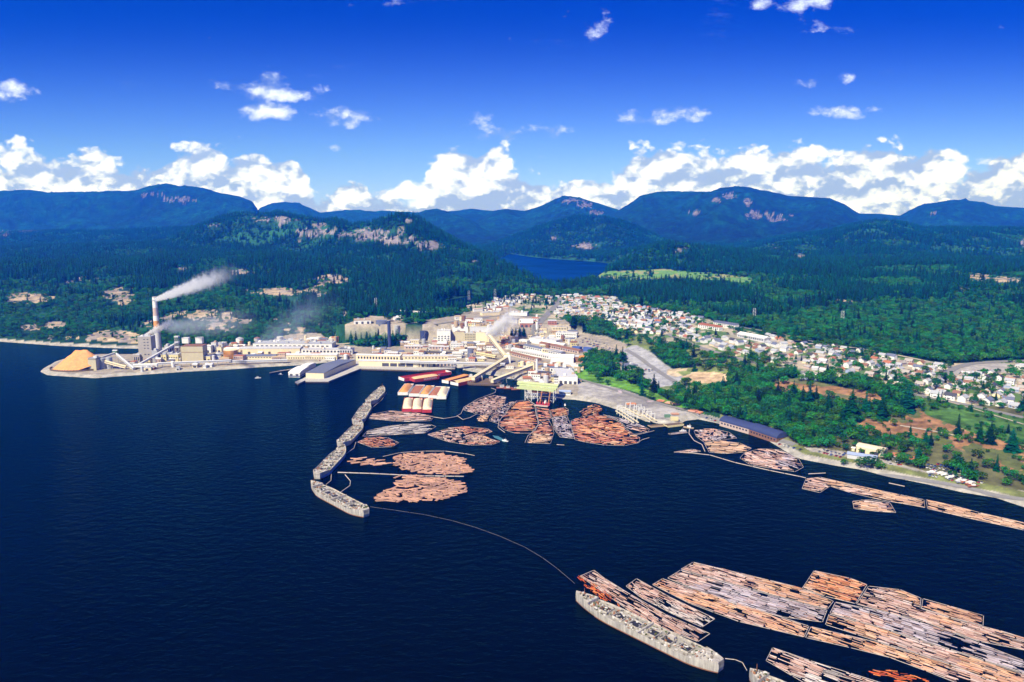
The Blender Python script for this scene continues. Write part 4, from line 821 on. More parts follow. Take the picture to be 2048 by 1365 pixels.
wh = bld('wharf_warehouse', 'warehouse', 'dark-roofed cream warehouse on the wharf jutting into the bay', (612,760), (648,761), (712,733), 8.5, 'cream', 'slate', 'gable', rh=3, z=2.6, doors=0)
side_windows(wh, 26, 60, 8, 6)
bld('floating_shed', 'shed', 'white floating shed with rounded roof moored left of the warehouse', (577,755), (600,755.5), (622,742), 6.5, 'white', 'white', 'barrel', z=.8, rh=2.2, doors=2, band=('slate', 0, .3))
bld('floating_shed', 'shed', 'second white floating shed touching the warehouse wharf', (598,746), (612,746.5), (632,737), 7.5, 'white', 'white', 'barrel', z=.8, rh=2.2, band=('slate', 0, .3))
wharf('cream quay wall under the long dockside sheds', [(716,737),(840,740.5),(910,737),(912,730),(716,728)], 2.8, pile=6)
dk = bld('dock_shed', 'shed', 'long cream dockside shed with big dark doors and pale roof', (718,735.5), (838,737.5), 12, 8.5, 'cream', 'ltgrey', 'gable', rh=1.5, z=2.8)
add_windows(dk, 38, 92, .2, 5.5, 1, 4, m=PM('dark'), fill=.85, name='door', zf=1)
bld('dock_shed', 'shed', 'shorter cream dockside shed right of the one with dark doors', (840,738), (874,737), 12, 7.5, 'cream', 'ltgrey', 'gable', rh=1.5, z=2.8, doors=3)
bld('dock_shed', 'shed', 'grey dockside shed with cream pillars at the right end of the quay', (880,736.5), (908,735), 9, 6, 'pink', 'grey', 'gable', rh=1.5, z=2.8, doors=4)
bld('long_shed', 'shed', 'cream long shed with white roof stripe behind the dockside shed', (712,722), (800,722), 12, 9, 'cream', 'white', 'gable', rh=1.5, win=(1, 14))
bld('long_shed', 'shed', 'cream long shed behind the shorter dockside shed', (806,722), (905,721), 12, 8, 'cream', 'ltgrey', 'gable', rh=1.5, win=(1, 14, .3, .8))
conveyor('long grey gallery running level above the dockside sheds', (800,724), 11, (1010,729), 11, 6, 2.5, 'ltgrey', 9)
bld('long_shed', 'shed', 'low pink-walled shed with shrubs in front on the terrace', (808,699), (897,700), 10, 5.5, 'pink', 'ltgrey', 'gable', rh=1.5, win=(1, 14))
bld('long_shed', 'shed', 'low dark-roofed shed right behind the cream long sheds', (844,711), (903,712), 9, 5, 'tan', 'dark', 'gable', rh=1.6, win=(1, 9))
bld('office_block', 'office', 'white three-row windowed block at the middle of the mill', (901,700), (926,700), 12, 12, 'white', 'ltgrey', win=(3, 8), units=2)
bld('office_block', 'office', 'white windowed block by the dark round silo', (904,717), (923,717), 10, 9, 'white', 'white', win=(2, 9))
tank('storage_silo', 'silo', 'dark round silo beside the white windowed block', (941,716), 5.2, 15, 'slate'); tank('storage_silo', 'silo', 'brown tank left of the white three-row windowed block', (892,698), 5.5, 8, 'brown')
tank('storage_tank', 'tank', 'tall dark blue tank on the grass left of the white tower block', (847.5,676), 7, 13, 'navy')
bld('tower_block', 'building', 'white stepped tower block left of the beige machine blocks', (874,685), (901,685), 16, 22, 'white', 'ltgrey', units=3, win=(3, 4, .1, .6))
bld('machine_block', 'building', 'windowless beige block right of the white tower block', (911,682.5), (929,682.5), 16, 18, 'beige', 'brown', units=2)
bld('machine_block', 'building', 'windowed grey-beige block in the middle of the machine row', (929,682.5), (952,682.5), 16, 15, 'beige', 'ltgrey', win=(4, 7), units=5)
bld('machine_block', 'building', 'yellow windowless block at the top end of the sloping conveyor', (952,682.5), (975,682.5), 18, 17, 'cream', 'ltgrey', units=2)
bld('chute_tower', 'tower', 'narrow cream chute tower under the top of the sloping conveyor', (970,689), (978,689), 6, 21, 'cream', 'ltgrey')
conveyor('wide cream conveyor gallery coming down from the yellow block', (974,666), 36, (1014,717), 14, 5.5, 4.5, 'cream', 5)
conveyor('cream conveyor gallery crossing the shore to the barge loading dock', (1014,716), 14, (946,758), 9, 5.5, 4.5, 'cream', 5)
conveyor('second cream conveyor gallery, the one nearer the green crane deck', (1066,732), 15, (984,763), 7, 5.5, 4.5, 'cream', 5)
conveyor('yellow gallery running right from the dark round silo', (952,707), 12, (992,714), 11, 5, 3.5, 'yellow', 4)
bld('transfer_house', 'building', 'small pale house where the two cream conveyors join', (1008,727), (1021,727), 8, 14, 'white', 'yellow', units=2)
bld('transfer_house', 'building', 'cream house at the top of the second conveyor', (1052,742), (1066,742), 8, 12, 'cream', 'cream', units=1)
wharf('small timber loading dock with winches under the conveyor end', [(926,762),(938,768),(1000,770),(1004,764),(975,757),(940,754)], 2.2, M_TIMB)
for i, (a, b_, c, l_) in enumerate([(938,763,'pink','pink winch house on the loading dock, beside the first barge'),(957,764,'tan','tan winch house in the middle of the loading dock'),(978,766,'tan','tan winch house at the right end of the loading dock')]): bld('winch_house', 'hut', l_, (a, b_), (a+8, b_), 5, 4.5, c, 'ltgrey', doors=1, z=2.3, units=1)
# sheds in rows right of the conveyors
for (lb, A, B, d, h, w_, r_, st, kw) in [
 ('long dark-roofed shed, top one of the slanting rows', (1078,694), (1157,708), 11, 6, 'pink', 'brown', 'gable', dict(win=(1, 16))),
 ('long slate-roofed shed with white gable ends, second slanting row', (1046,698), (1122,713), 11, 6, 'white', 'slate', 'gable', dict(win=(1, 16))),
 ('cream shed with dark square windows between the slanting rows', (1084,706), (1122,712), 7, 7, 'cream', 'ltgrey', 'flat', dict(win=(1, 8))),
 ('long pale-roofed shed, third slanting row', (1022,705), (1100,719), 10, 6, 'white', 'ltgrey', 'gable', dict(win=(1, 18))),
 ('long brown-roofed shed, lowest slanting row', (1018,711), (1075,725), 9, 5, 'pink', 'brown', 'gable', dict(win=(1, 12))),
 ('big white-roofed shed right of the slanting rows', (1101,728), (1147,727), 18, 10, 'white', 'white', 'gable', dict(rh=4)),
 ('low white shed below the big white-roofed one', (1100,735), (1150,737), 9, 6, 'white', 'ltgrey', 'gable', dict(win=(1, 10))),
 ('brown shed joined to an orange one at the edge of the green bank', (1148,725), (1157,725), 10, 9, 'brown', 'ltgrey', 'flat', {}),
 ('orange shed at the edge of the green bank', (1157.5,725), (1167,725), 10, 8.5, 'orange', 'orange', 'flat', {}),
 ('dark-roofed low shed left of the white stub-towered shed', (1060,751), (1100,753), 9, 5, 'pink', 'dark', 'gable', {}),
 ('white low shed with dark roof panels above the crane deck', (1083,745), (1140,746), 10, 7, 'white', 'slate', 'flat', dict(win=(1, 10))),
 ('big white hall with pale roof at the corner of the log yard', (1117,768), (1155,769.5), (1143,752), 11, 'white', 'ltgrey', 'flat', dict(units=3, doors=4)),
 ('narrow white tower house left of the big white hall', (1108,775), (1116,775), 8, 14, 'white', 'dark', 'flat', dict(win=(3, 2))),
 ('white office shed with grey-blue roof on the shore', (1118,790), (1141,791), 8, 4.5, 'white', 'paleblue', 'gable', dict(win=(1, 9))),
 ('white office block with three rows of windows and red sign roof', (1111.5,679), (1153,677), 14, 11, 'white', 'ltgrey', 'flat', dict(win=(2, 10, .08, .95), units=2)),
 ('wide grey-roofed hall below the white office block', (1058,686), (1112,690), 26, 8, 'white', 'ltgrey', 'flat', dict(units=5)),
 ('long white hall in front of the wide grey-roofed one', (1080,692.5), (1127,695), 10, 6, 'white', 'white', 'gable', dict(win=(1, 9))),
 ('blue shed by the parked cars', (1144,701), (1159,702.5), 8, 6, 'blue', 'blue', 'flat', {}), ('second blue shed, right of a tree by the parked cars', (1166,703), (1181,704.5), 8, 6, 'blue', 'blue', 'flat', {}),
 ('brick hall with white roof by the straight main road', (1040,655), (1066,655), 30, 8, 'brick', 'white', 'gable', dict(doors=3)),
 ('cream hall with grey roof right of the main road', (1104,661), (1134,663), 16, 7, 'cream', 'grey', 'flat', dict(win=(1, 9), units=2)),
 ('brick hall on the far side of the black tree by the main road', (1096,650), (1113,651), 14, 8, 'brick', 'ltgrey', 'flat', dict(win=(2, 5))),
 ('cream shop row with dark windows beside the main road', (1070,672), (1088,674), 10, 7, 'cream', 'ltgrey', 'flat', dict(win=(1, 5))), ('white shop building above the main road bend', (1088,682), (1106,683), 10, 6, 'white', 'ltgrey', 'flat', dict(win=(1, 5))),
 ('white shop building at the lower end of the main road', (1038,688), (1054,690), 10, 7, 'white', 'white', 'flat', dict(win=(1, 5))),
 ('white steaming plant building behind the yellow block', (988,669), (1008,669), 14, 10, 'white', 'ltgrey', 'flat', dict(units=4, win=(1, 6), stacks=4)), ('pink warehouse with dark clutter left of the main road', (1006,681), (1036,681), 12, 6, 'pink', 'pink', 'flat', dict(units=3)),
 ('grey low plant building in the middle of the steam', (940,664), (985,663), 16, 9, 'ltgrey', 'ltgrey', 'flat', dict(units=8, stacks=6)), ('white plant building with many stacks left of the steam', (905,664), (936,665), 14, 10, 'white', 'ltgrey', 'flat', dict(units=6, stacks=5)),
 ('low grey building right of the dark blue tank', (864,690), (874,690), 8, 6, 'pink', 'brick', 'gable', {}), ('wide white hall behind the steam by the far streets', (1018,632), (1054,633), 18, 7, 'white', 'ltgrey', 'flat', dict(units=4)), ('white house-like hall with black roof behind the steam', (1018,645), (1034,646), 9, 6, 'white', 'black', 'gable', dict(win=(1, 4))),
 ('long cream hall at the upper edge of the mill', (965,632), (1000,630), 14, 6, 'cream', 'ltgrey', 'flat', dict(units=3)), ('white substation hall by the dark river', (948,624), (966,623), 8, 6, 'white', 'pink', 'gable', {}),
 ('white flat hall on the knoll above the blue stack', (708,649), (742,648), 26, 7, 'white', 'tan', 'flat', dict(doors=3, units=2)), ('low pale hall on the knoll right of the blue-roofed tank', (786,640), (808,641), 12, 5, 'ltgrey', 'ltgrey', 'flat', dict(units=2)),
 ('dark blue roofed community hall above the parking lot', (1207,730), (1243,743), (1276,737), 6, 'white', 'slate', 'flat', dict(units=4, doors=3)),
 ('dark brown tall store behind the cream conveyor', (1030,700), (1040,702), 8, 9, 'brown', 'dark', 'flat', {})]:
    bld('mill_shed' if 'shed' in lb else 'mill_hall', 'shed' if 'shed' in lb else 'building', lb, A, B, d, h, w_, r_, st, **kw)
tank('thickener_tank', 'tank', 'wide tank with dark blue rim on top of the knoll', (765,648), 13, 6, 'slate', 'slate', .5); tank('thickener_tank', 'tank', 'dark low round tank at the upper right of the knoll', (812,643), 11, 3, 'dark', 'tan', .3, stair=False); tank('storage_silo', 'silo', 'grey-blue silo behind the dark blue stack', (794,664), 5, 12, 'grey')
def stack(label, P, h, r, c, name='stack'):
    g = G(*P); root = empty(name, g, label, 'stack'); b = MB(); b.bar((0, 0, -3), (0, 0, h), r, 16, None, r*.88); b.build('shaft', PM(c), root); b = MB(); b.bar((0, 0, h), (0, 0, h+.8), r, 16); b.build('rim', M_STEEL, root)
stack('tall dark blue stack standing at the foot of the knoll', (779,694), 49, 3.4, 'navy')
stack('pale round column beside the second cream conveyor', (1073.5,746), 22, 2, 'white'); stack('thinner cream column left of the pale one', (1067.5,745), 15, 1.4, 'cream')
for i, (a, y) in enumerate([(1087,743), (1109,744), (1125,744)]): bld('stub_tower', 'building', 'white stub tower on the dark-roofed shed, ' + ('left', 'middle', 'right')[i] + ' one', (a, y), (a+7, y), 6, 11, 'white', 'white')
# concrete dam and penstock works by the river
def dam():
    o_, L, rz = frame_AB((795,630), (856,634)); root = empty('river_dam', o_, 'grey concrete dam with row of piers at the dark river', 'dam', None, rz)
    b = MB(); b.box(0, L, 0, 4, -6, 9); b.build('wall', M_CONC, root)
    for i in range(22): b = MB(); b.prism([(0, 0), (1.2, 0), (1.2, .1), (0, .1)], 0, 1); b = MB(); x = L*(i+.3)/22; b.box(x, x+1.3, -5, -.01, -6, 8.5); b.build('pier', PM('ltgrey'), root)
    b = MB(); b.box(-.5, L+.5, -1, 5, 9.01, 10); b.build('walkway', PM('white'), root)
dam()
# steep bare-topped apartment rows and other large town buildings
for lb, A, B, d, h, w_, r_, st, kw in [
 ('white apartment row with dark red gables, lower of two', (1396,656), (1438,663), 10, 6.5, 'white', 'rust', 'cross', dict(win=(2, 10))), ('white apartment row with slate gables near the forest', (1426,651), (1470,659), 10, 6.5, 'white', 'slate', 'cross', dict(win=(2, 10))),
 ('long white-roofed hall at the forest edge of the town', (1474,674), (1528,686), 16, 6, 'ltgrey', 'white', 'gable', dict(win=(1, 12))), ('pale blue school block with side wings by the brown field', (1600,758), (1618,760), 10, 5, 'paleblue', 'ltgrey', 'flat', dict(win=(1, 6))), ('second pale blue school block, right of the first', (1620,759), (1636,762), 10, 5, 'paleblue', 'white', 'flat', dict(win=(1, 6))),
 ('white hall at the far bend of the crescent road', (2030,738), (2052,742), 14, 6, 'white', 'ltgrey', 'flat', dict(win=(1, 6))),
 ('pale yellow arched boat shed on the shore road', (1712,905), (1766,915), 12, 6, 'cream', 'cream', 'barrel', dict(rh=2.4, doors=2)), ('low grey-blue shed in front of the yellow arched one', (1694,917), (1752,924), 10, 4, 'ltgrey', 'paleblue', 'gable', dict(rh=1.5)), ('low shed with patchy red and white roof on the shore road', (1783,919), (1843,931), 9, 4, 'white', 'rust', 'gable', dict(rh=2, doors=4)),
 ('small cream hut on the road beside the yellow arched shed', (1703,902), (1709,903), 4, 3, 'cream', 'white', 'gable', {}),
 ('dark blue arched storage shed, the upper of two end to end', (1439,852), (1497,869), 17, 4.5, 'pink', 'navy', 'barrel', dict(rh=5, win=(1, 9, .1, .9))), ('dark blue arched storage shed, the lower with open end', (1498,869.5), (1553,886), 18, 4.5, 'brown', 'navy', 'barrel', dict(rh=6, win=(1, 9, .1, .9)))]:
    bld('apartment_row' if 'apartment' in lb else 'storage_shed' if 'shed' in lb else 'town_hall', 'building' if 'shed' not in lb else 'shed', lb, A, B, d, h, w_, r_, st, **kw)
# ---- small plant clutter between the big sheds
rnd = random.Random(41); CL = [(870,700,1000,725),(905,690,1000,712),(800,684,900,700),(980,672,1050,700),(1000,730,1110,760),(1110,735,1160,765),(430,690,560,700),(560,680,680,695),(990,640,1080,680),(890,640,985,668),(1060,655,1150,700),(255,715,460,745),(1020,752,1110,790),(470,712,700,722),(720,704,900,714)]
NC = {'plant_shed': [], 'tank': [], 'pipe_rack': []}
def near_word(x, y):
    z_ = [(330,720,'the striped chimney'), (400,715,'the big beige block'), (520,700,'the long cream shed'), (600,685,'the long grey-roofed hall'), (650,715,'the wharf warehouse'), (760,720,'the dockside sheds'), (850,690,'the pink-walled shed'), (920,700,'the white windowed blocks'), (930,665,'the beige machine blocks'), (1000,690,'the sloping cream conveyor'), (1030,650,'the main road'), (1100,680,'the white office block'), (1080,710,'the slanting shed rows'), (1060,770,'the green crane deck'), (1130,750,'the big white hall'), (990,740,'the loading dock')]
    return min(z_, key=lambda q: (q[0]-x)**2+4*(q[1]-y)**2)[2]
cnt_ = {}
for i in range(285):
    a0, b0, a1, b1 = CL[i % len(CL)]; x = rnd.uniform(a0, a1); y = rnd.uniform(b0, b1); nw = near_word(x, y); g = G(x, y)
    if g.z < 1.8: continue
    if rnd.random() < .72:
        c = rnd.choice(['white', 'white', 'cream', 'pink', 'ltgrey', 'tan', 'yellow']); rf = rnd.choice(['white', 'ltgrey', 'slate', 'brown', 'tan', 'rust']); w_ = rnd.uniform(5, 18); rt = rnd.uniform(-.3, .3)
        gable = rnd.random() < .5
        root = empty('outbuilding', g, '%s outbuilding with %s %s roof near %s' % (c.replace('ltgrey', 'pale grey'), rf.replace('ltgrey', 'pale grey'), 'pitched' if gable else 'flat', nw), 'shed', 'outbuildings near '+nw[4:], rt)
        d_, h_ = rnd.uniform(6, 12), rnd.uniform(3.2, 8); b = MB(); b.box(-w_/2, w_/2, 0, d_, -3, h_); b.build('wall', PM(c), root); b = MB()
        if gable: b.gable(-w_/2, w_/2, 0, d_, h_+.01, 2, None, .5)
        else: b.box(-w_/2-.2, w_/2+.2, -.2, d_+.2, h_+.01, h_+.5)
        b.build('roof', PM(rf), root); n = int(w_/3)
        add_windows(root, -w_/2, w_/2, h_*.3, h_*.8, 1, max(n, 2))
    else: tank('process_tank', 'tank', 'small round process tank near '+nw, (x, y), rnd.uniform(2, 4.5), rnd.uniform(5, 12), rnd.choice(['white', 'ltgrey', 'grey', 'tan', 'cream', 'brown']), group='process tanks near '+nw[4:], stair=False)
# ---- steam
plume('chimney_smoke', 'white smoke drifting right from the striped chimney', (311,600), cg.z+104, (480,538), 190, 3.5, 10, .11)
plume('boiler_steam', 'white steam blowing right from the tall concrete block', (290,672), 46, (350,640), 62, 2.5, 8, .4)
plume('low_vapour', 'thin bluish vapour hanging behind the beige block', (335,655), 40, (530,640), 75, 12, 26, .012, col=(.75, .85, 1))
plume('thin_smoke', 'thin blue smoke hanging over the hillside above the mill', (520,690), 16, (680,590), 120, 10, 42, .005, col=(.6, .75, 1))
plume('mill_steam', 'white steam cloud rising behind the sloping cream conveyor', (975,670), 36, (1040,628), 62, 7, 18, .20)
plume('vent_steam', 'wisp of steam over the white hall near the trees', (560,697), 12, (625,676), 24, 3, 9, .05)
# ---------------------------------------------------------------- old hulks of the floating breakwater
M_HULL = mat('hulk_plating', (.40, .365, .32), .85, .62, .5, .05, streak=.12); M_DECKC = mat('hulk_deck', (.30, .28, .24), .95, .42, .45, .05)
M_HULLB = mat('hulk_shade_blue', (.13, .20, .42), .8, .3, .3); M_RUST = mat('rusty_iron', (.28, .12, .06), .9, .3, 1.2)
def hulk(bow, stern, label, blue=False, seed=0, L=112, B=15.8, fb=3.2, house=True):
    a = Vector((*at_z(*bow, 4), 0)); b = Vector((*at_z(*stern, 4), 0)); v_ = a-b; Lr = v_.length; c = (a+b)/2
    root = empty('ship_hulk', (c.x, c.y, 0), label, 'hulk', 'old hulks moored as a floating breakwater', math.atan2(v_.y, v_.x)); rnd = random.Random(seed); k = Lr/L
    L = Lr*.965; n = 40
    def hw(s):
        e = 1.0
        if s > .66: e = max(.0, 1-((s-.66)/.34)**2.0)
        if s < .2: e = (1-((.2-s)/.2)**2.0*.66)
        return B/2*e
    def dz(s): return fb+1.6*max(0, (s-.5)/.5)**2+.9*max(0, (.3-s)/.3)**2
    st = [(i/n) for i in range(n+1)]; V = []
    for s in st:
        x = -L/2+L*s; w_ = hw(s); z = dz(s)+(.95)
        fl = .80 if s > .8 else .93
        for (yy, zz) in ((-w_*fl, -1.5), (-w_*.98, 2.2), (-w_, z), (-w_+.35 if w_ > .5 else 0, z), (-w_+.35 if w_ > .5 else 0, dz(s)-.2)): V.append((x-(.0 if zz > 2 else (s-.5)*1.6), yy, zz))
        for (yy, zz) in ((w_-.35 if w_ > .5 else 0, dz(s)-.2), (w_-.35 if w_ > .5 else 0, z), (w_, z), (w_*.98, 2.2), (w_*fl, -1.5)): V.append((x-(.0 if zz > 2 else (s-.5)*1.6), yy, zz))
    Q = [(i*10+j, (i+1)*10+j, (i+1)*10+j+1, i*10+j+1) for i in range(n) for j in range(9)]
    T_ = [(j, j+1, 9-j-1, 9-j) for j in range(4)]
    mesh_np('hull', V, [np.array(Q+T_)], M_HULL, root)
    V = []; 
    for s in st: x = -L/2+L*s; w_ = max(hw(s)-.34, 0); V += [(x, -w_, dz(s)), (x, w_, dz(s))]
    mesh_np('deck', V, [np.array([(2*i, 2*i+2, 2*i+3, 2*i+1) for i in range(n)])], M_DECKC, root)
    if blue:  # bluish shade put on one hull side as a coloured sheet
        V = []
        for s in st: x = -L/2+L*s-(s-.5)*1.6*.5; w_ = hw(s); V += [(x, -w_*.985-.06, .2), (x, -w_*1.0-.06, dz(s)-1.0)]
        mesh_np('side_shade', V, [np.array([(2*i, 2*i+2, 2*i+3, 2*i+1) for i in range(n)])], M_HULLB, root)
    for sd in (-1, 1):
        V = []
        for s in st: x = -L/2+L*s; w_ = hw(s); V += [(x-(s-.5)*1.6, sd*(w_*(.80 if s > .8 else .93)+.05), -1.4), (x-(s-.5)*.3, sd*(w_*.975+.08), .75)]
        mesh_np('boot_stripe', V, [np.array([(2*i, 2*i+2, 2*i+3, 2*i+1) if sd < 0 else (2*i+1, 2*i+3, 2*i+2, 2*i) for i in range(n)])], M_RUST, root)
    def raised(name, s0, s1, h):
        V = []; m = 10
        for i in range(m+1):
            s = s0+(s1-s0)*i/m; x = -L/2+L*s; w_ = hw(s)+.05; V += [(x, -w_, dz(s)-.3), (x, -w_, dz(s)+h), (x, w_, dz(s)+h), (x, w_, dz(s)-.3)]
        Q = [(4*i+j, 4*(i+1)+j, 4*(i+1)+j+1, 4*i+j+1) for i in range(m) for j in range(3)]+[(0, 1, 2, 3), (4*m+3, 4*m+2, 4*m+1, 4*m)]
        return mesh_np(name, V, [np.array(Q)], M_HULL, root)
    raised('forecastle', .86, .995, 2.3); raised('poop', .003, .13, 2.1)
    raised('midship_bulkhead', .475, .485, 1.6)
    for i, (s0, s1) in enumerate(((.18, .25), (.29, .36), (.39, .45), (.51, .58), (.62, .69), (.73, .80))):
        x0, x1 = -L/2+L*s0, -L/2+L*s1; w_ = min(3.4, hw(s1)*.6); z = dz((s0+s1)/2); q = MB()
        for (p, r, t, u_) in ((x0, x1, -w_, -w_+.3), (x0, x1, w_-.3, w_), (x0, x0+.3, -w_+.31, w_-.31), (x1-.3, x1, -w_+.31, w_-.31)): q.box(p, r, t, u_, z, z+1.0)
        h_ = q.build('hatch', M_HULL, root); q = MB(); q.box(x0+.31, x1-.31, -w_+.32, w_-.32, z+.1, z+.25); q.build('hold_shade', PM('black'), h_)  # black slab stands in for the shade inside the open hatch
    q = MB()
    for i in range(330):
        s = rnd.uniform(.04, .96); w_ = hw(s)-.8
        if w_ < .6: continue
        x, y = -L/2+L*s, rnd.uniform(-w_, w_); z = dz(s)+(2.3 if s > .865 else 2.1 if s < .125 else 0); a_, b_, c_ = rnd.uniform(.15, 1.0), rnd.uniform(.15, .7), rnd.uniform(.15, .8)
        q.box(-a_, a_, -b_, b_, 0, c_, Matrix.Translation((x, y, z)) @ Matrix.Rotation(rnd.uniform(0, 3), 4, 'Z'), rnd.choice([(.12,.11,.1),(.3,.14,.06),(.5,.47,.43),(.08,.1,.03),(.62,.6,.56),(.2,.17,.13),(.03,.03,.03)]))
    d_ = q.build('deck_debris', mat('debris', (1, 1, 1), .9, .2, 1, attr=True), root, vcol=True); d_['kind'] = 'stuff'
    for s in (.14, .33, .60, .84):
        q = MB(); x = -L/2+L*s
        for y in (-1.8, 1.8): q.box(x-.6, x+.6, y-.35, y+.35, dz(s), dz(s)+1.1)
        q.build('bollard', M_RUST, root)
    q = MB(); q.box(-L/2+L*.30, -L/2+L*.34, -3.8, -1.5, dz(.3), dz(.3)+2.2); q.build('deckhouse', M_HULL, root)
    q = MB(); x = -L/2+L*.93; q.bar((x, 0, dz(.93)+2.2), (x, 0, dz(.93)+7), .2, 6, None, .1); q.build('mast', M_RUST, root)
HK = [((767,775),(737,806),'grey-white hulk at the far tip of the chain of ships', 0), ((737,806),(712,846),'hulk second from the far end of the chain', 0), ((724,845),(680,890),'hulk third from the far end of the chain', 0), ((690,893),(633,952),'hulk with a blue shaded side at the near end of the chain', 1),
      ((620,966),(735,1026),'pale hulk lying crosswise below the chain, bow to the chain', 0), ((1147,1188),(1449,1333),'big rust-stained hulk beside the near log rafts, pointed bow', 0), ((1495,1345),(1730,1470),'blue-shaded hulk cut by the bottom frame edge, bow only in view', 1)]
for i, (a, b, l, bl_) in enumerate(HK): hulk(a, b, l, bl_, i+3)
# ---------------------------------------------------------------- barges with chips
M_CHIP = {c: mat('chips_'+c, v, .95, .15, .7, .25) for c, v in (('orange', (.62,.28,.09)), ('rust', (.34,.13,.07)), ('pale', (.70,.58,.40)), ('tan', (.60,.42,.22)))}
def barge(A, B, C, h, label, side, end, load, zl=4.5, heaps=1, text=False, word=None):
    """A,B: near end corners, C: far corner beyond B (photo pixels at the waterline)"""
    a, b, c = (Vector((*at_z(*p, .3), 0)) for p in (A, B, C)); W = (b-a).length; v_ = c-b; L = v_.length
    root = empty('chip_barge', (a+b)/2, label, 'barge', 'chip barges in the mill bay', math.atan2(v_.y, v_.x)); W = max(min(W, 17), 12)
    m = MB(); m.prism([(-.0, 1.4), (3, -1), (L-3, -1), (L, 1.4), (L, h*.45), (0, h*.45)], -W/2, W/2); m.build('hull', PM(side), root)
    t = .35
    for (x0, x1, y0, y1, cc) in ((0, t, -W/2, W/2, end), (L-t, L, -W/2, W/2, end), (t, L-t, -W/2, -W/2+t, side), (t, L-t, W/2-t, W/2, side)): m = MB(); m.box(x0, x1, y0, y1, h*.45+.003, h); m.build('side_wall', PM(cc), root)
    m = MB(); m.box(-.08, .02, -W/2+.05, W/2-.05, .6, h*.45); m.build('end_plate', PM(end), root)
    if load:
        V = []; nx, ny = 34, 14; rng = np.random.default_rng(int(A[0]))
        for i in range(nx+1):
            for j in range(ny+1):
                u_, s_ = i/nx, j/ny*2-1; x = t+(L-2*t)*u_; y = (W/2-t)*s_; hp_ = 0
                for q in range(heaps):
                    cx = (q+.5)/heaps; hp_ = max(hp_, 1-(max(abs(u_-cx)-.30/heaps, 0)*L/(W*.7))**1.7-abs(s_)**1.7)
                V.append((x, y, h-.7+zl*max(0, hp_)**.85*.62+float(vnoise(np.array(x/3.), np.array(y/3.), 4))*.35))
        Q = [(i*(ny+1)+j, (i+1)*(ny+1)+j, (i+1)*(ny+1)+j+1, i*(ny+1)+j+1) for i in range(nx) for j in range(ny)]
        o = mesh_np('chip_load', V, [np.array(Q)], M_CHIP[load], root, None, True)
    else: m = MB(); m.box(t+.01, L-t-.01, -W/2+t+.01, W/2-t-.01, 1, 1.4); m.build('empty_hold', PM('rust'), root)
    if word:
        cu = bpy.data.curves.new('lettering', 'FONT'); cu.body = word; cu.size = h*.75; cu.extrude = .04; cu.align_x = 'CENTER'; cu.align_y = 'CENTER'
        to = bpy.data.objects.new('tmp', cu); COL.objects.link(to); dg = bpy.context.evaluated_depsgraph_get(); me = bpy.data.meshes.new_from_object(to.evaluated_get(dg)); bpy.data.objects.remove(to)
        me.materials.clear(); me.materials.append(PM('white')); o = bpy.data.objects.new('lettering', me); COL.objects.link(o); o.parent = root; o.location = (L*.62, -W/2-.08, h*.52); o.rotation_euler = (pi/2, 0, 0); o.scale = (1.5, 1, 1)
    return root
wb = [((796.5,790.5),(814.5,792),(827,774.5),'orange','white barge heaped with orange chips, leftmost of the row of five',6), ((819,793),(836.5,795),(849,777),'rust','white barge filled low with rust-brown chips, second of the row of five',.8), ((839,795),(856,796),(869,778),'orange','white barge heaped with orange chips in the middle of the row of five',5.5), ((857,797),(873,798.5),(887,780),'rust','white barge with flat brown chips, fourth of the row of five',2.5), ((873.5,798.5),(891.5,800),(899,781),'pale','white barge heaped with pale chips, rightmost of the row of five',6.5)]
for A, B, C, ld, lb, zl in wb: barge(A, B, C, 4.8, lb, 'white', 'white', ld, zl)
for A, B, C, lb in (((804.5,824),(822.5,825),(826,802),'red-ended barge piled with pale chips, left of the front three'), ((824,825),(842.5,826),(845,803),'red-ended barge piled with pale chips, middle of the front three'), ((844,826),(863,826.5),(866,803),'red-ended barge piled with pale chips, right of the front three')): barge(A, B, C, 4.6, lb, 'rust', 'red', 'pale', 6)
barge((801.5,759),(804,764),(899,750),5,'long dark-red open barge behind the bright red one','red','white',None,word='SEASPAN')
barge((821,760),(826,766.5),(876,759),5,'bright red barge with a white end and one heap of chips','red','red','tan',4.5,word='SEASPAN')
barge((888,765.5),(893,769),(936,757),5,'white-ended barge with rust-orange chips under the conveyor end','red','white','orange',3.2,2)
barge((905,769),(912,773.5),(957,763),5,'white-ended dark-red barge with two pale chip heaps at the loading dock','red','white','tan',4.8,2,word='SEASPAN')
def lowbarge(A, B, w_, h, label, c, name='flat_barge'):
    a, b = (Vector((*at_z(*p, 0), 0)) for p in (A, B)); v_ = b-a; L = v_.length; root = empty(name, a, label, 'barge', None, math.atan2(v_.y, v_.x)); m = MB()
    m.prism([(0, h*.5), (3, -1), (L-3, -1), (L, h*.5), (L, h), (0, h)], 0, w_); m.build('hull', PM(c), root); m = MB(); m.box(1, L-1, .6, w_-.6, h+.01, h+.25); m.build('deck', M_TIMB, root)
    m = MB(); [m.box(x, x+.4, .2, .5, h+.01, h+.9) for x in np.arange(2, L-2, 6)]; m.build('bollards', M_RUST, root); return root
lowbarge((732,740.5), (818,742.5), 9, 1.8, 'long low rust-brown barge moored against the dockside quay', 'rust')
lowbarge((1052,797), (1095,800), 8, 1.6, 'low grey scow with pale cargo under the crane deck', 'ltgrey'); lowbarge((1334,856), (1368,852), 9, 2, 'yellow work scow moored at the end of the log jetties', 'yellow')
lowbarge((1300,856), (1333,853), 6, 1.6, 'low tan barge left of the yellow scow', 'tan')
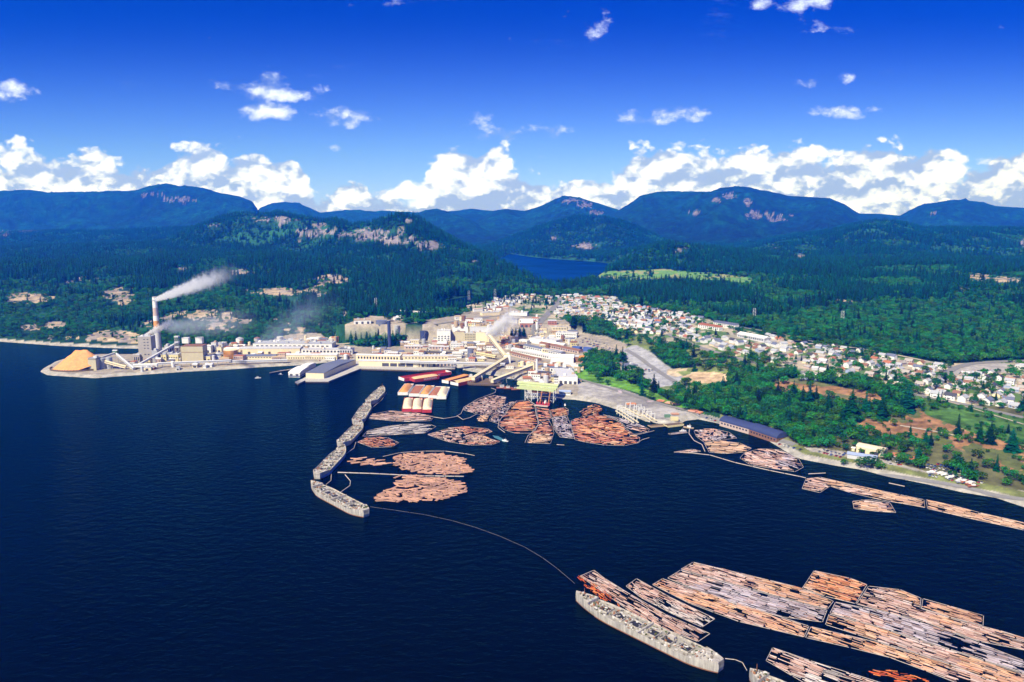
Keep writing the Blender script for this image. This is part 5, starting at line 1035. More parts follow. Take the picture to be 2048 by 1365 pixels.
def boat(P, L, rz, label, c='white', cab='white', cat='boat', name='work_boat'):
    a = at_z(*P, 0); root = empty(name, (*a, 0), label, cat, None, rz); B = L*.3; n = 12; V = []
    for i in range(n+1):
        s = i/n; x = -L/2+L*s; w_ = B/2*(1-max(0, (s-.55)/.45)**2); z = L*.09+L*.07*s*s; V += [(x, -w_*.7, -.3), (x, -w_, z), (x, w_, z), (x, w_*.7, -.3)]
    Q = [(4*i+j, 4*(i+1)+j, 4*(i+1)+j+1, 4*i+j+1) for i in range(n) for j in range(3)]+[(0, 1, 2, 3)]
    mesh_np('hull', V, [np.array(Q)], PM(c), root)
    m = MB(); m.box(-L*.22, L*.12, -B*.28, B*.28, L*.09, L*.26); cb = m.build('cabin', PM(cab), root); m = MB(); m.box(-L*.24, L*.15, -B*.32, B*.32, L*.26+.01, L*.28); m.build('roof', PM('ltgrey'), cb); m = MB(); m.box(L*.12, L*.125, -B*.24, B*.24, L*.18, L*.24); m.box(-L*.18, L*.1, -B*.29, -B*.28, L*.18, L*.24); m.build('window', M_GLASS, cb)
    m = MB(); m.bar((-L*.1, 0, L*.27), (-L*.1, 0, L*.5), .12, 5); m.build('mast', M_STEEL, root)
for P, L, rz, lb, c, cab in [((516,757),9,.2,'small white motor boat off the spit',  'white','white'), ((561,750),8,2.9,'small dark motor boat beside the drifting white boom','slate','white'), ((1005,777),17,.1,'dark-red tug with two white masts in the mill bay','rust','white'), ((1017,778),14,.0,'second dark-red tug behind the masted one','rust','white'), ((1032,780),13,.2,'red-brown dozer boat left of the crane deck','rust','tan'), ((1022,758),15,2.8,'old grey boat against the bank under the crane deck','ltgrey','tan'), ((1010,883),8,2.6,'small white boom boat leaving a wake by the dark log boom','white','white'), ((1091,806),12,1.4,'white boom boat below the red crane claw','white','white'), ((1130,811),7,1.5,'small white boat at the top of the grey log boom','white','white'), ((1377,857),12,2.7,'white-topped tug beside the round bundle boom','tan','white'), ((1366,863),8,.2,'little white boat under the tug by the round boom','white','white'), ((1101,806),10,1.2,'second white boom boat below the red crane claw','white','cream')]: boat(P, L, rz, lb, c, cab)
# wake of the boom boat: foam lying on the water
fw = [at_z(*p, .06) for p in [(1012,882),(1009,885),(1002,882),(996,879),(989,876),(985,871),(990,872),(997,873),(1004,877)]]
flat_poly('wake_foam', fw, .07, mat('foam', (.05, .17, .22), .6, .5, .25), 'stuff')
# ---------------------------------------------------------------- log rafts
LOGC = {'tan': [(.58,.36,.23),(.60,.41,.28),(.48,.28,.17),(.62,.46,.34),(.52,.31,.19)], 'pink': [(.54,.34,.28),(.58,.42,.36),(.44,.26,.21),(.62,.50,.45),(.50,.31,.23)], 'grey': [(.40,.34,.37),(.48,.43,.48),(.30,.25,.28),(.54,.48,.50),(.42,.30,.28)],
        'red': [(.50,.17,.09),(.56,.25,.15),(.38,.12,.07),(.60,.35,.24),(.45,.20,.14)], 'orange': [(.62,.26,.11),(.65,.34,.17),(.52,.17,.07),(.66,.42,.25),(.50,.20,.11)], 'ember': [(.62,.13,.03),(.56,.09,.02),(.66,.22,.07)], 'gold': [(.60,.36,.21),(.66,.44,.29),(.52,.27,.15),(.58,.28,.16),(.52,.36,.29)], 'white': [(.60,.54,.50),(.67,.63,.59),(.50,.45,.43),(.58,.48,.42)], 'brown': [(.52,.29,.19),(.58,.36,.25),(.44,.23,.15)]}
M_LOG = mat('log_wood', (.92, .90, .92), .85, .24, .8, attr=True)
def logs_mesh(cx, cy, ang, ln, rad, cols, z=None, nseg=6):
    n = len(cx); t = np.arange(nseg)*2*pi/nseg; z = rad*.35 if z is None else z
    ux, uy = np.cos(ang), np.sin(ang); V = np.zeros((n, 2, nseg, 3))
    for e, s_ in enumerate((-.5, .5)):
        rr = rad*(1.08 if e == 0 else .88)
        for k in range(nseg):
            oy = rr*cos(t[k]); oz = rr*sin(t[k])
            V[:, e, k, 0] = cx+ux*ln*s_-uy*oy; V[:, e, k, 1] = cy+uy*ln*s_+ux*oy; V[:, e, k, 2] = z+oz
    base = (np.arange(n)*2*nseg)[:, None, None]; k = np.arange(nseg); q = np.stack([k, (k+1) % nseg, nseg+(k+1) % nseg, nseg+k], 1)[::-1][:, ::-1]
    Q = (base+q[None]).reshape(-1, 4); cap = np.array([[5, 4, 3, 2], [5, 2, 1, 0]])[:, ::-1] if nseg == 6 else np.zeros((0, 4), int)
    cap2 = np.array([[6, 7, 8, 9], [6, 9, 10, 11]])[:, ::-1]
    Q = np.vstack([Q, (base+cap[None]).reshape(-1, 4), (base+cap2[None]).reshape(-1, 4)])
    return V.reshape(-1, 3), Q, np.repeat(cols, 2*nseg, 0)
def boom_frame(P, r=.45, parent=None, origin=(0, 0), name='boom_frame', closed=True, L=18, col=(.44, .39, .35)):
    pts_ = []; n = len(P); rng = np.random.default_rng(n)
    for i in range(n if closed else n-1):
        a, b = np.array(P[i]), np.array(P[(i+1) % n]); d = np.hypot(*(b-a)); k = max(1, int(round(d/L)))
        for j in range(k): p, q = a+(b-a)*j/k, a+(b-a)*(j+1)/k; pts_.append((*(p+q)/2, math.atan2(*(q-p)[::-1]), np.hypot(*(q-p))*.95))
    A = np.array(pts_); V, Q, C = logs_mesh(A[:, 0]-origin[0], A[:, 1]-origin[1], A[:, 2], A[:, 3], np.full(len(A), r), np.tile(col, (len(A), 1))*rng.uniform(.8, 1.1, (len(A), 1)), z=np.full(len(A), r*.5))
    return mesh_np(name, V, [Q], M_LOG, parent, C)
def raft(label, poly, pal, dirp=None, jit=.05, ln=9, rad=.25, fill=.9, indiv=0, frame=True, tiers=True, bundle=False, seed=0, mixp=None, fr=.2):
    rng = np.random.default_rng(seed+len(poly)*7+int(poly[0][0])); P = np.array([at_z(*p, 0) for p in poly]); c0 = P.mean(0)
    root = empty('log_raft' if not bundle else 'bundle_boom', (*c0, 0), label, 'log raft', 'rafts of floating logs')
    if dirp: a, b = at_z(*dirp[0]), at_z(*dirp[1]); th = math.atan2(*(b-a)[::-1])
    else: th = 0
    ux = np.array([cos(th), sin(th)]); uy = np.array([-sin(th), cos(th)]); Lc = (P-c0) @ np.stack([ux, uy], 1); (x0, y0), (x1, y1) = Lc.min(0), Lc.max(0)
    sp = rad*(2.12 if not bundle else 1.85); sx = ln*(.95 if tiers else 1.0 if not bundle else .90); xs = np.arange(x0, x1, sx); ys = np.arange(y0, y1, sp); X_, Y_ = np.meshgrid(xs, ys); row = np.tile(np.arange(len(xs)), (len(ys), 1))
    if tiers: offs = (np.cumsum(rng.normal(0, .75, len(ys)))[:, None] % sx)*.9+vnoise(xs[None, :]/9.+7, ys[:, None]/2.2, 9)*1.7+rng.normal(0, .45, X_.shape)
    else: offs = rng.uniform(-.5, .5, (len(ys), 1))*ln+rng.normal(0, ln*.12, X_.shape)
    X_ = (X_+offs).ravel(); Y_ = Y_.ravel()+rng.normal(0, sp*.12, X_.size)
    if jit > .3: X_ = X_+rng.normal(0, ln*(.12 if bundle else .22), X_.size); Y_ = Y_+rng.normal(0, ln*(.05 if bundle else .1), X_.size)
    a_ = rng.normal(0, jit, X_.size)+(fbm(X_, Y_, ln*2.2, 2, seed+3)*jit*2.4 if jit > .04 else 0)
    ll = ln*rng.uniform(.80, 1.08, X_.size) if tiers else ln*rng.uniform(.45, 1.1, X_.size)
    wx = c0[0]+X_*ux[0]+Y_*uy[0]; wy = c0[1]+X_*ux[1]+Y_*uy[1]
    dens = fill*(1-.5*(fbm(X_, Y_, 16, 3, seed+8) > .30))*(1-(.85*(fbm(X_, Y_*1.6, 4.6, 2, seed+18) > .33) if not bundle else 0))
    ins = inpoly(wx, wy, P) & (rng.random(X_.size) < dens)
    ins &= segdist(wx, wy, P, True) > (ln*.08 if jit > .3 else rad*1.3)
    e1x, e1y = wx+np.cos(th+a_)*ll*.47, wy+np.sin(th+a_)*ll*.47; e2x, e2y = 2*wx-e1x, 2*wy-e1y
    full = inpoly(e1x, e1y, P) & inpoly(e2x, e2y, P); ll = np.where(full, ll, ll*.5)
    e1x, e1y = wx+np.cos(th+a_)*ll*.5, wy+np.sin(th+a_)*ll*.5; e2x, e2y = 2*wx-e1x, 2*wy-e1y
    ins &= inpoly(e1x, e1y, P) & inpoly(e2x, e2y, P)
    wx, wy, a_, ll = wx[ins], wy[ins], a_[ins]+th, ll[ins]; n = len(wx)
    pals = LOGC[pal]; C = np.array(pals)[rng.integers(0, len(pals), n)]
    if mixp: C2 = np.array(LOGC[mixp[0]])[rng.integers(0, len(LOGC[mixp[0]]), n)]; sel = fbm(wx, wy, 30, 2, seed) > mixp[1]; C[sel] = C2[sel]
    C = C*np.where(rng.random((n, 1)) < .22, rng.uniform(.28, .5, (n, 1)), rng.uniform(.7, 1.15, (n, 1))); rr = rad*rng.uniform(.62, 1.15, n)
    if frame: boom_frame(P, fr, root, c0)
    if bundle:                                       # each bundle of logs is a piece of its own, up to a hundred
        protos = []
        for v in range(6):
            B_ = []; k = 5; oy = (np.arange(k)-2)*rad*.42; V, Q, Cc = logs_mesh(rng.normal(0, .3, k), oy, np.zeros(k), ln*rng.uniform(.85, 1, k), np.full(k, rad*.27), np.array(pals)[rng.integers(0, len(pals), k)]*rng.uniform(.75, 1.1, (k, 1))*(.72+.09*v), z=rad*.35-np.abs(oy)*.25); protos.append((V, Q, Cc))
        order = np.argsort(wy); meshes = []
        for V, Q, Cc in protos: o = mesh_np('log_bundle', V, [Q], M_LOG, root, Cc); meshes.append(o.data); bpy.data.objects.remove(o)
        for i in order[:100]: o = bpy.data.objects.new('log_bundle', meshes[i % 6]); COL.objects.link(o); o.parent = root; o.location = (wx[i]-c0[0], wy[i]-c0[1], .25+rng.uniform(-.1, .25)); o.rotation_euler = (0, 0, a_[i])
        Vs, Qs, Cs, k0 = [], [], [], 0
        for i in order[100:]:
            V, Q, Cc = protos[i % 6]; c_, s_ = cos(a_[i]), sin(a_[i]); Vs.append(np.column_stack([V[:, 0]*c_-V[:, 1]*s_+wx[i]-c0[0], V[:, 0]*s_+V[:, 1]*c_+wy[i]-c0[1], V[:, 2]+.25])); Qs.append(Q+k0); Cs.append(Cc); k0 += len(V)
        if Vs: mesh_np('more_bundles', np.vstack(Vs), [np.vstack(Qs)], M_LOG, root, np.vstack(Cs))['kind'] = 'stuff'
        return
    z = rr*.35+(rng.random(n) < (.25 if jit > .1 else .06))*rng.uniform(.2, .5, n)
    order = np.argsort(wy); k = min(indiv, n)
    if k:
        V, Q, Cc = logs_mesh(np.zeros(1), np.zeros(1), np.zeros(1), np.ones(1), np.ones(1), np.ones((1, 3)), z=np.zeros(1)); ms = []
        for c in LOGC[pal]+(LOGC[mixp[0]] if mixp else []):
            o = mesh_np('log', V, [Q], M_LOG, root, np.tile(c, (len(V), 1))*rng.uniform(.8, 1.1)); ms.append((np.array(c), o.data)); bpy.data.objects.remove(o)
            for dk_ in (.4, .68): o = mesh_np('log', V, [Q], M_LOG, root, np.tile(c, (len(V), 1))*dk_); ms.append((np.array(c)*dk_, o.data)); bpy.data.objects.remove(o)
        for i in order[:k]:
            j = int(np.argmin([np.abs(c-C[i]).sum() for c, _ in ms])); o = bpy.data.objects.new('log', ms[j][1]); COL.objects.link(o); o.parent = root; o.location = (wx[i]-c0[0], wy[i]-c0[1], z[i]); o.rotation_euler = (0, 0, a_[i]); o.scale = (ll[i], rr[i], rr[i])
    rest = order[k:]
    if len(rest):
        V, Q, Cc = logs_mesh(wx[rest]-c0[0], wy[rest]-c0[1], a_[rest], ll[rest], rr[rest], C[rest], z=z[rest]); mesh_np('floating_logs', V, [Q], M_LOG, root, Cc)['kind'] = 'stuff'
RF = [
 ('raft of tan log bundles, upper of the two round booms right of the hulks', [(790,912),(830,906),(880,907),(920,915),(945,930),(950,942),(935,948),(895,951),(850,949),(820,944),(798,938),(786,928)], 'brown', ((790,928),(940,932)), dict(jit=.65, ln=9, rad=1.15, fill=1, bundle=True, frame=False, tiers=False)),
 ('raft of tan log bundles, lower of the two round booms right of the hulks', [(790,952),(830,951),(875,957),(905,960),(930,968),(938,978),(925,990),(890,1000),(850,1005),(790,1004),(745,1004),(760,988),(785,975),(792,962)], 'brown', ((760,990),(930,985)), dict(jit=.6, ln=9, rad=1.15, fill=1, bundle=True, frame=False, tiers=False, seed=2)),
 ('small wedge of loose log bundles left of the upper round boom', [(690,920),(745,914),(765,920),(782,929),(760,933),(700,932)], 'brown', ((690,926),(780,926)), dict(jit=.25, ln=9, rad=1.1, fill=.8, bundle=True, frame=False, tiers=False)),
 ('narrow pink-grey raft nearest the front row of barges', [(740,830),(780,822),(830,826),(868,834),(862,842),(820,844),(790,843),(738,838)], 'pink', ((740,834),(866,836)), dict(jit=.12, ln=17, rad=.5, tiers=False)),
 ('long white-grey raft below the pink one by the hulks', [(725,873),(735,862),(780,852),(830,848),(862,850),(872,854),(850,867),(790,870)], 'white', ((730,868),(870,855)), dict(jit=.09, ln=22, rad=.5, tiers=False, fill=.85)),
 ('small dark-red oval raft beside the third hulk', [(715,885),(735,875),(775,876),(798,886),(785,894),(745,896)], 'red', ((715,886),(798,886)), dict(jit=.5, ln=8, rad=.45, tiers=False, fill=.85)),
 ('red-brown leaf-shaped raft with a boom boat at its open end', [(855,870),(900,856),(935,854),(975,858),(985,864),(960,872),(1000,884),(985,890),(940,891),(895,884)], 'red', ((855,872),(995,874)), dict(jit=.55, ln=8, rad=.5, tiers=False, fill=.8, mixp=('pink', .1))),
 ('dense tan cluster of logs inside the leaf-shaped raft', [(931,876),(945,871),(965,871),(982,878),(985,888),(960,889),(938,886)], 'tan', ((931,880),(985,880)), dict(jit=.8, ln=6, rad=.5, tiers=False, fill=1, frame=False)),
 ('pink-tan raft with pointed left end under the loading dock', [(925,820),(940,808),(960,800),(985,791),(1012,795),(1008,812),(990,825),(980,832),(955,829)], 'pink', ((930,820),(1008,800)), dict(jit=.6, ln=8, rad=.55, tiers=False)),
 ('small tan block of logs at the foot of the pointed pink raft', [(950,842),(955,831),(978,833),(976,846)], 'tan', ((950,842),(976,846)), dict(jit=.4, ln=7, rad=.55, tiers=False, frame=False)),
 ('grey-pink slanting raft between the pointed and the red-orange ones', [(978,842),(985,830),(1005,813),(1022,804),(1032,805),(1012,822),(1002,838),(996,848)], 'grey', ((985,842),(1024,806)), dict(jit=.5, ln=8, rad=.5, tiers=False, mixp=('pink', 0))),
 ('big red-orange raft of long logs in the middle of the bay', [(997,850),(1003,836),(1020,815),(1035,803),(1057,800),(1070,814),(1075,835),(1076,850),(1062,867),(1030,867),(1008,860)], 'red', ((1000,836),(1075,836)), dict(jit=.16, ln=14, rad=.55, tiers=False, mixp=('orange', .05), fill=.85)),
 ('red-brown raft under the big red-orange one', [(1078,850),(1096,838),(1106,856),(1108,866),(1101,888),(1054,886),(1062,868)], 'red', ((1056,872),(1106,872)), dict(jit=.3, ln=9, rad=.5, tiers=False, mixp=('tan', .1))),
 ('narrow red raft between the big one and the grey one', [(1073,816),(1098,819),(1103,838),(1088,842),(1077,846)], 'red', ((1073,830),(1100,832)), dict(jit=.4, ln=9, rad=.5, tiers=False)),
 ('small orange raft at the top of the grey boom', [(1100,821),(1130,815),(1137,820),(1136,831),(1104,835)], 'orange', ((1100,828),(1136,824)), dict(jit=.3, ln=9, rad=.5, tiers=False)),
 ('grey raft of short logs beside the big orange one', [(1104,836),(1134,832),(1142,850),(1150,878),(1120,875),(1108,858)], 'grey', ((1104,840),(1140,836)), dict(jit=.7, ln=4.5, rad=.5, tiers=False)),
 ('biggest orange raft with rounded right end', [(1142,842),(1165,834),(1190,830),(1222,836),(1244,848),(1253,860),(1280,876),(1278,886),(1250,892),(1210,891),(1170,885),(1150,880),(1144,862)], 'orange', ((1145,858),(1270,866)), dict(jit=.35, ln=10, rad=.55, tiers=False, mixp=('red', .05))),
 ('loose bright orange pile of logs against the bank', [(1157,826),(1175,812),(1196,809),(1208,822),(1200,830),(1165,832)], 'orange', ((1160,826),(1205,818)), dict(jit=.5, ln=12, rad=.5, tiers=False, frame=False)),
 ('grey wedge raft between the biggest orange one and the trestles', [(1206,830),(1245,838),(1275,848),(1299,859),(1296,864),(1260,871),(1256,860),(1246,848),(1226,837)], 'grey', ((1215,834),(1299,862)), dict(jit=.12, ln=18, rad=.5, tiers=False, mixp=('pink', .1))),
 ('round purple-pink boom near the tug by the lagoon', [(1388,862),(1425,858),(1458,865),(1474,877),(1440,881),(1408,885),(1392,873)], 'pink', ((1390,868),(1472,876)), dict(jit=.7, ln=8, rad=.7, tiers=False, mixp=('grey', .0))),
 ('dense tan oval raft with fine parallel logs', [(1408,886),(1440,882),(1480,887),(1503,897),(1490,905),(1450,908),(1418,905)], 'tan', ((1408,892),(1503,899)), dict(jit=.06, ln=9, rad=.4, mixp=('pink', 0))),
 ('pink-grey raft with ragged logs under the open arched shed', [(1488,907),(1520,898),(1560,900),(1598,919),(1607,935),(1590,944),(1540,937),(1500,930),(1480,917)], 'pink', ((1485,912),(1605,935)), dict(jit=.3, ln=13, rad=.55, tiers=False, mixp=('grey', .1))),
 ('small sliver raft left of the tan oval', [(1347,905),(1385,899),(1402,903),(1380,907)], 'pink', ((1347,905),(1400,903)), dict(jit=.05, ln=12, rad=.5, tiers=False)),
 ('sliver of grey logs beside the little white boat', [(1336,868),(1372,863),(1375,866),(1340,870)], 'grey', ((1336,868),(1375,866)), dict(jit=.05, ln=12, rad=.5, tiers=False)),
 ('long tan raft along the right shore, widest at its left end', [(1612,958),(1640,955),(1720,973),(1800,990),(1848,1000),(1850,1016),(1760,1000),(1700,986),(1660,973),(1640,986),(1604,978)], 'tan', ((1620,966),(1840,1010)), dict(ln=7, rad=.34, jit=.03, mixp=('pink', .1), indiv=40)),
 ('long tan raft along the right shore, running out of the frame', [(1852,1000),(1900,1010),(1960,1026),(2048,1046),(2120,1062),(2120,1082),(2048,1061),(1950,1040),(1855,1018)], 'tan', ((1855,1010),(2048,1054)), dict(ln=7, rad=.34, jit=.03, mixp=('pink', .1), indiv=40)),
 ('short ragged tan raft hanging below the long shore raft', [(1705,1003),(1740,1000),(1780,1006),(1792,1026),(1760,1024),(1708,1018)], 'tan', ((1705,1012),(1790,1018)), dict(ln=7, rad=.34, jit=.1, mixp=('pink', .1), indiv=30)),
 ('pink-grey raft lying against the big rust-stained hulk', [(1160,1153),(1188,1141),(1210,1158),(1262,1190),(1332,1230),(1420,1268),(1396,1284),(1332,1260),(1272,1235),(1250,1216)], 'pink', ((1188,1141),(1420,1268)), dict(ln=6.2, rad=.25, jit=.03, indiv=100, mixp=('grey', .15))),
 ('bright orange-red sliver of logs on the seaward side of the pink-grey raft', [(1152,1154),(1160,1152),(1205,1178),(1252,1218),(1238,1214),(1200,1198),(1172,1176)], 'ember', ((1155,1154),(1248,1216)), dict(ln=5, rad=.3, jit=.25, tiers=False, indiv=60, frame=False)),
 ('small disordered pink raft between two straight ones', [(1252,1173),(1273,1158),(1340,1195),(1430,1238),(1404,1255),(1350,1231),(1282,1196)], 'pink', ((1262,1165),(1418,1246)), dict(ln=6.5, rad=.26, jit=.16, indiv=80, mixp=('white', .1))),
 ('long orange-tan raft below the narrow dark gap of water', [(1305,1170),(1325,1158),(1400,1184),(1500,1215),(1618,1253),(1608,1275),(1478,1244),(1380,1208)], 'gold', ((1315,1164),(1612,1264)), dict(ln=6.2, rad=.25, jit=.035, indiv=100, mixp=('pink', .1))),
 ('tan raft in line with the long orange-tan one, nearer the corner', [(1622,1254),(1760,1287),(1900,1330),(2048,1388),(2200,1450),(2120,1450),(1960,1385),(1850,1342),(1780,1316),(1700,1296),(1611,1276)], 'pink', ((1616,1265),(2048,1410)), dict(ln=6.2, rad=.25, jit=.03, indiv=100, mixp=('gold', 0))),
 ('long tan raft on the far edge of the near group', [(1362,1139),(1386,1125),(1480,1147),(1600,1176),(1667,1203),(1655,1219),(1560,1194),(1450,1164)], 'gold', ((1374,1132),(1660,1210)), dict(ln=6.2, rad=.25, jit=.035, indiv=100, mixp=('pink', .12))),
 ('purple-grey raft joined below the far tan one', [(1335,1157),(1361,1141),(1450,1166),(1560,1196),(1654,1221),(1645,1245),(1560,1234),(1470,1209),(1380,1175)], 'grey', ((1348,1149),(1650,1233)), dict(ln=6.2, rad=.25, jit=.035, indiv=100, mixp=('pink', .2))),
 ('wide purple-grey raft in the middle of the near group', [(1671,1205),(1780,1227),(1900,1264),(2048,1322),(2130,1352),(2120,1376),(2040,1344),(1900,1299),(1780,1261),(1660,1227)], 'grey', ((1665,1215),(2044,1333)), dict(ln=6.2, rad=.25, jit=.035, indiv=100, mixp=('pink', .0))),
 ('wide orange-tan raft below the middle purple-grey one', [(1658,1229),(1780,1263),(1900,1301),(2042,1347),(2130,1380),(2120,1418),(2030,1384),(1900,1328),(1780,1291),(1651,1250)], 'gold', ((1655,1240),(2044,1366)), dict(ln=6.2, rad=.25, jit=.035, indiv=100, mixp=('pink', .12))),
 ('reddish-tan square raft at the upper left of the near group', [(1604,1178),(1628,1142),(1700,1157),(1734,1170),(1711,1208),(1650,1193)], 'gold', ((1618,1158),(1722,1188)), dict(ln=6.2, rad=.25, jit=.035, indiv=90, mixp=('orange', .1))),
 ('pale gold raft with a bent outline right of the square one', [(1737,1173),(1800,1180),(1842,1197),(1840,1217),(1900,1237),(2000,1262),(2060,1280),(2060,1303),(1960,1284),(1850,1245),(1713,1209)], 'gold', ((1725,1190),(2040,1284)), dict(ln=6.2, rad=.25, jit=.03, indiv=100, mixp=('pink', .1))),
 ('small brown raft on the outer right edge of the near group', [(1846,1198),(1900,1213),(1967,1232),(1966,1252),(1900,1235),(1843,1217)], 'orange', ((1846,1208),(1966,1242)), dict(ln=6.2, rad=.25, jit=.035, indiv=70, mixp=('brown', -.1))),
 ('pinkish raft cut by the bottom frame edge beside the blue-shaded hulk', [(1532,1322),(1545,1296),(1620,1322),(1700,1347),(1790,1375),(1900,1410),(1860,1450),(1640,1385)], 'pink', ((1540,1308),(1780,1392)), dict(ln=8, rad=.25, jit=.06, indiv=100, mixp=('white', .1))),
 ('dark orange scrap of logs between the corner raft and the pinkish one', [(1726,1344),(1760,1338),(1810,1345),(1870,1365),(1840,1372),(1780,1362)], 'ember', ((1726,1344),(1860,1366)), dict(ln=6, rad=.3, jit=.2, tiers=False, frame=False))]
for i, (lb, poly, pal, dp, kw) in enumerate(RF): raft(lb, poly, pal, dp, **{**kw, **({} if 'seed' in kw else {'seed': i})})
def boom_line(label, PTS, closed=False, r=.38, L=16, col=(.44, .39, .35)):
    P = [at_z(*p, 0) for p in PTS]; c0 = np.mean(P, 0); o = boom_frame(P, r, None, c0, 'boom_chain', closed, L, col); o.location = (*c0, 0); tag(o, label, 'boom')
boom_line('long curving line of boom logs from the crosswise hulk to the near rafts', [(740,1014),(790,1021),(850,1030),(905,1042),(950,1055),(1000,1073),(1050,1095),(1085,1116),(1115,1138),(1150,1168)], r=.13, L=14, col=(.13, .14, .16))
boom_line('boom chain between the barges and the pointed pink raft', [(868,835),(888,838),(912,834),(922,828),(928,815),(955,799),(990,786),(992,780),(982,777)])
boom_line('loop of boom sticks under the pointed pink raft', [(914,832),(926,840),(940,836),(955,828)])
boom_line('curved boom around the big red-orange raft left side', [(1010,866),(996,856),(998,842),(1012,828),(1020,812),(1034,802)]); boom_line('curved boom around the big red-orange raft right side', [(1055,799),(1070,810),(1072,830),(1078,846),(1070,862),(1056,872),(1050,886)])
boom_line('thin boom arc over the upper round bundle boom', [(765,914),(800,906),(850,903),(890,903),(930,908),(950,912)], r=.3); boom_line('string of boom logs between the two round bundle booms', [(675,946),(740,948),(800,951),(850,953),(928,954)], r=.6, L=10)
boom_line('angled boom chain right of the near chain hulk', [(690,950),(701,963),(700,972),(680,986)]); boom_line('boom chain from the second hulk to the pink raft', [(773,786),(764,800),(745,816),(742,822)]); boom_line('boom chain along the fourth hulk', [(712,885),(708,897),(692,909)]); boom_line('boom chain hanging from the near chain hulk stern', [(663,948),(662,962),(652,970)])
boom_line('long boom from the ragged raft to the long shore raft', [(1375,906),(1420,911),(1470,926),(1540,942),(1600,954),(1612,957)], r=.45); boom_line('boom arm off the right end of the biggest orange raft', [(1275,886),(1285,880),(1299,876)]); boom_line('boom arm off the grey wedge raft', [(1258,874),(1285,868),(1309,862)])
boom_line('floating white pipe-like boom by the small boats', [(539,747),(560,743),(588,739)], r=.9); boom_line('lone boom stick pair in the right channel', [(1616,949),(1652,947)], r=.5); boom_line('second lone boom stick in the right channel', [(1777,967),(1810,974)], r=.5); boom_line('mooring chain from the big hulk stern to the blue-shaded hulk', [(1450,1318),(1470,1320),(1485,1326),(1494,1342)], r=.22, L=6)
boom_line('two drifting sticks below the grey boom', [(1113,890),(1129,891)], r=.4); boom_line('boom around the round boom and tan oval, seaward side', [(1380,850),(1378,868),(1388,882),(1404,890),(1410,904)], r=.5); boom_line('mooring line from the barges to the front row', [(826,800),(818,812),(808,826)], r=.3)
# ---------------------------------------------------------------- log handling gear on the shore
def crane_deck():
    o_ = Vector((*at_z(1050, 778, 16), 0)); b_ = Vector((*at_z(1108, 783, 16), 0)); v_ = b_-o_; L = v_.length; root = empty('crane_deck', o_, 'pale green crane deck on white lattice legs at the head of the log pond', 'crane', None, math.atan2(v_.y, v_.x)); LG = PM('lime')
    for y in (0, 9): m = MB(); m.box(-12, L, y, y+2.4, 15, 17.4); m.build('girder', LG, root)
    m = MB(); m.box(-16, L+1, 12, 22, 17.5, 20.5); m.build('upper_gallery', LG, root); m = MB(); m.gable(-16, L+1, 12, 22, 20.51, 1.6); m.build('roof', LG, root)
    m = MB(); m.box(8, L*.75, 2.6, 8.8, 11.5, 14.6); m.build('trolley', M_RUST, root)
    for x in (0, L*.22, L*.44, L*.98):
        m = MB()
        for y in (0, 10): m.bar((x, y, -3), (x, y, 15), .42, sq=True)
        for z in (0, 5, 10): m.bar((x, 0, z), (x, 10, z+5), .22, sq=True); m.bar((x, 10, z), (x, 0, z+5), .22, sq=True)
        m.build('lattice_leg', PM('white'), root)
    m = MB()
    for k in range(6): x0, x1 = L*.44*k/6, L*.44*(k+1)/6; m.bar((x0, 0, 6), (x1, 0, 11), .25, sq=True); m.bar((x0, 0, 11), (x1, 0, 6), .25, sq=True); m.bar((x0, 0, 11), (x1, 0, 11), .3, sq=True); m.bar((x0, 0, 6), (x1, 0, 6), .3, sq=True)
    m.build('cross_bracing', PM('white'), root)
    for x in (L*.62, L*.90): m = MB(); m.box(x-1.2, x+1.2, -14, -1, 1, 3); m.bar((x, -13, -2), (x, -3, 15.5), 1.0, sq=True); m.build('log_lift_arm', M_RUST, root)
    m = MB()
    for k in range(5): x = L*(.56+.1*k); m.bar((x-1, -15, 2.2), (x+1, -15, 2.2), 1.5, 10); m.bar((x, -15, 2.2), (x, -16.6, 4.6), .35, 5)
    m.box(L*.54, L*.98, -16.4, -13.6, 0, 1); m.build('grapple_claw', PM('red'), root)
    m = MB(); m.box(L*.52, L*.98, -24, -19, -.6, .7); m.build('float', PM('pink'), root)
crane_deck()
def trestle(A, B, label, n):
    a, b = Vector((*at_z(*A, 3), 0)), Vector((*at_z(*B, 3), 0)); v_ = b-a; L = v_.length; root = empty('log_trestle', a, label, 'trestle', None, math.atan2(v_.y, v_.x))
    for y in (-3, 3): m = MB(); m.box(0, L, y-.7, y+.7, 2.6, 3.6); m.build('beam', PM('cream'), root)
    for i in range(n):
        x = L*(i+.5)/n
        for y in (-3.2, 3.2): m = MB(); m.bar((x, y, -4), (x, y, 11), .45, sq=True); m.build('post', PM('white'), root)
        m = MB(); m.bar((x, -3.2, 10.5), (x, 3.2, 10.5), .35, sq=True); m.build('crossbar', PM('white'), root)
trestle((1236,822), (1272,846), 'left white-posted log trestle stepping down into the pond', 6); trestle((1274,820), (1308,842), 'right white-posted log trestle, nearer the yellow scow', 5); trestle((1252,815), (1285,832), 'short white-posted log trestle behind the other two', 4)
def container(P, w_, d_, h, c, label, rz=0): g = G(*P); root = empty('cargo_container', (g.x, g.y, g.z), label, 'container', None, rz); m = MB(); m.box(0, w_, 0, d_, 0, h); [m.box(x, x+.12, -.06, d_+.06, .1, h-.1) for x in np.arange(.3, w_-.3, .9)]; m.build('body', PM(c), root); m = MB(); m.box(w_+.001, w_+.08, .1, d_-.1, .1, h-.1); m.build('door', PM('ltgrey'), root)
container((1330,836), 7, 3.5, 3.5, 'green', 'teal container on the yard edge behind the yellow scow', .1); container((1342,842), 9, 5, 4, 'yellow', 'yellow machine cabin beside the teal container')
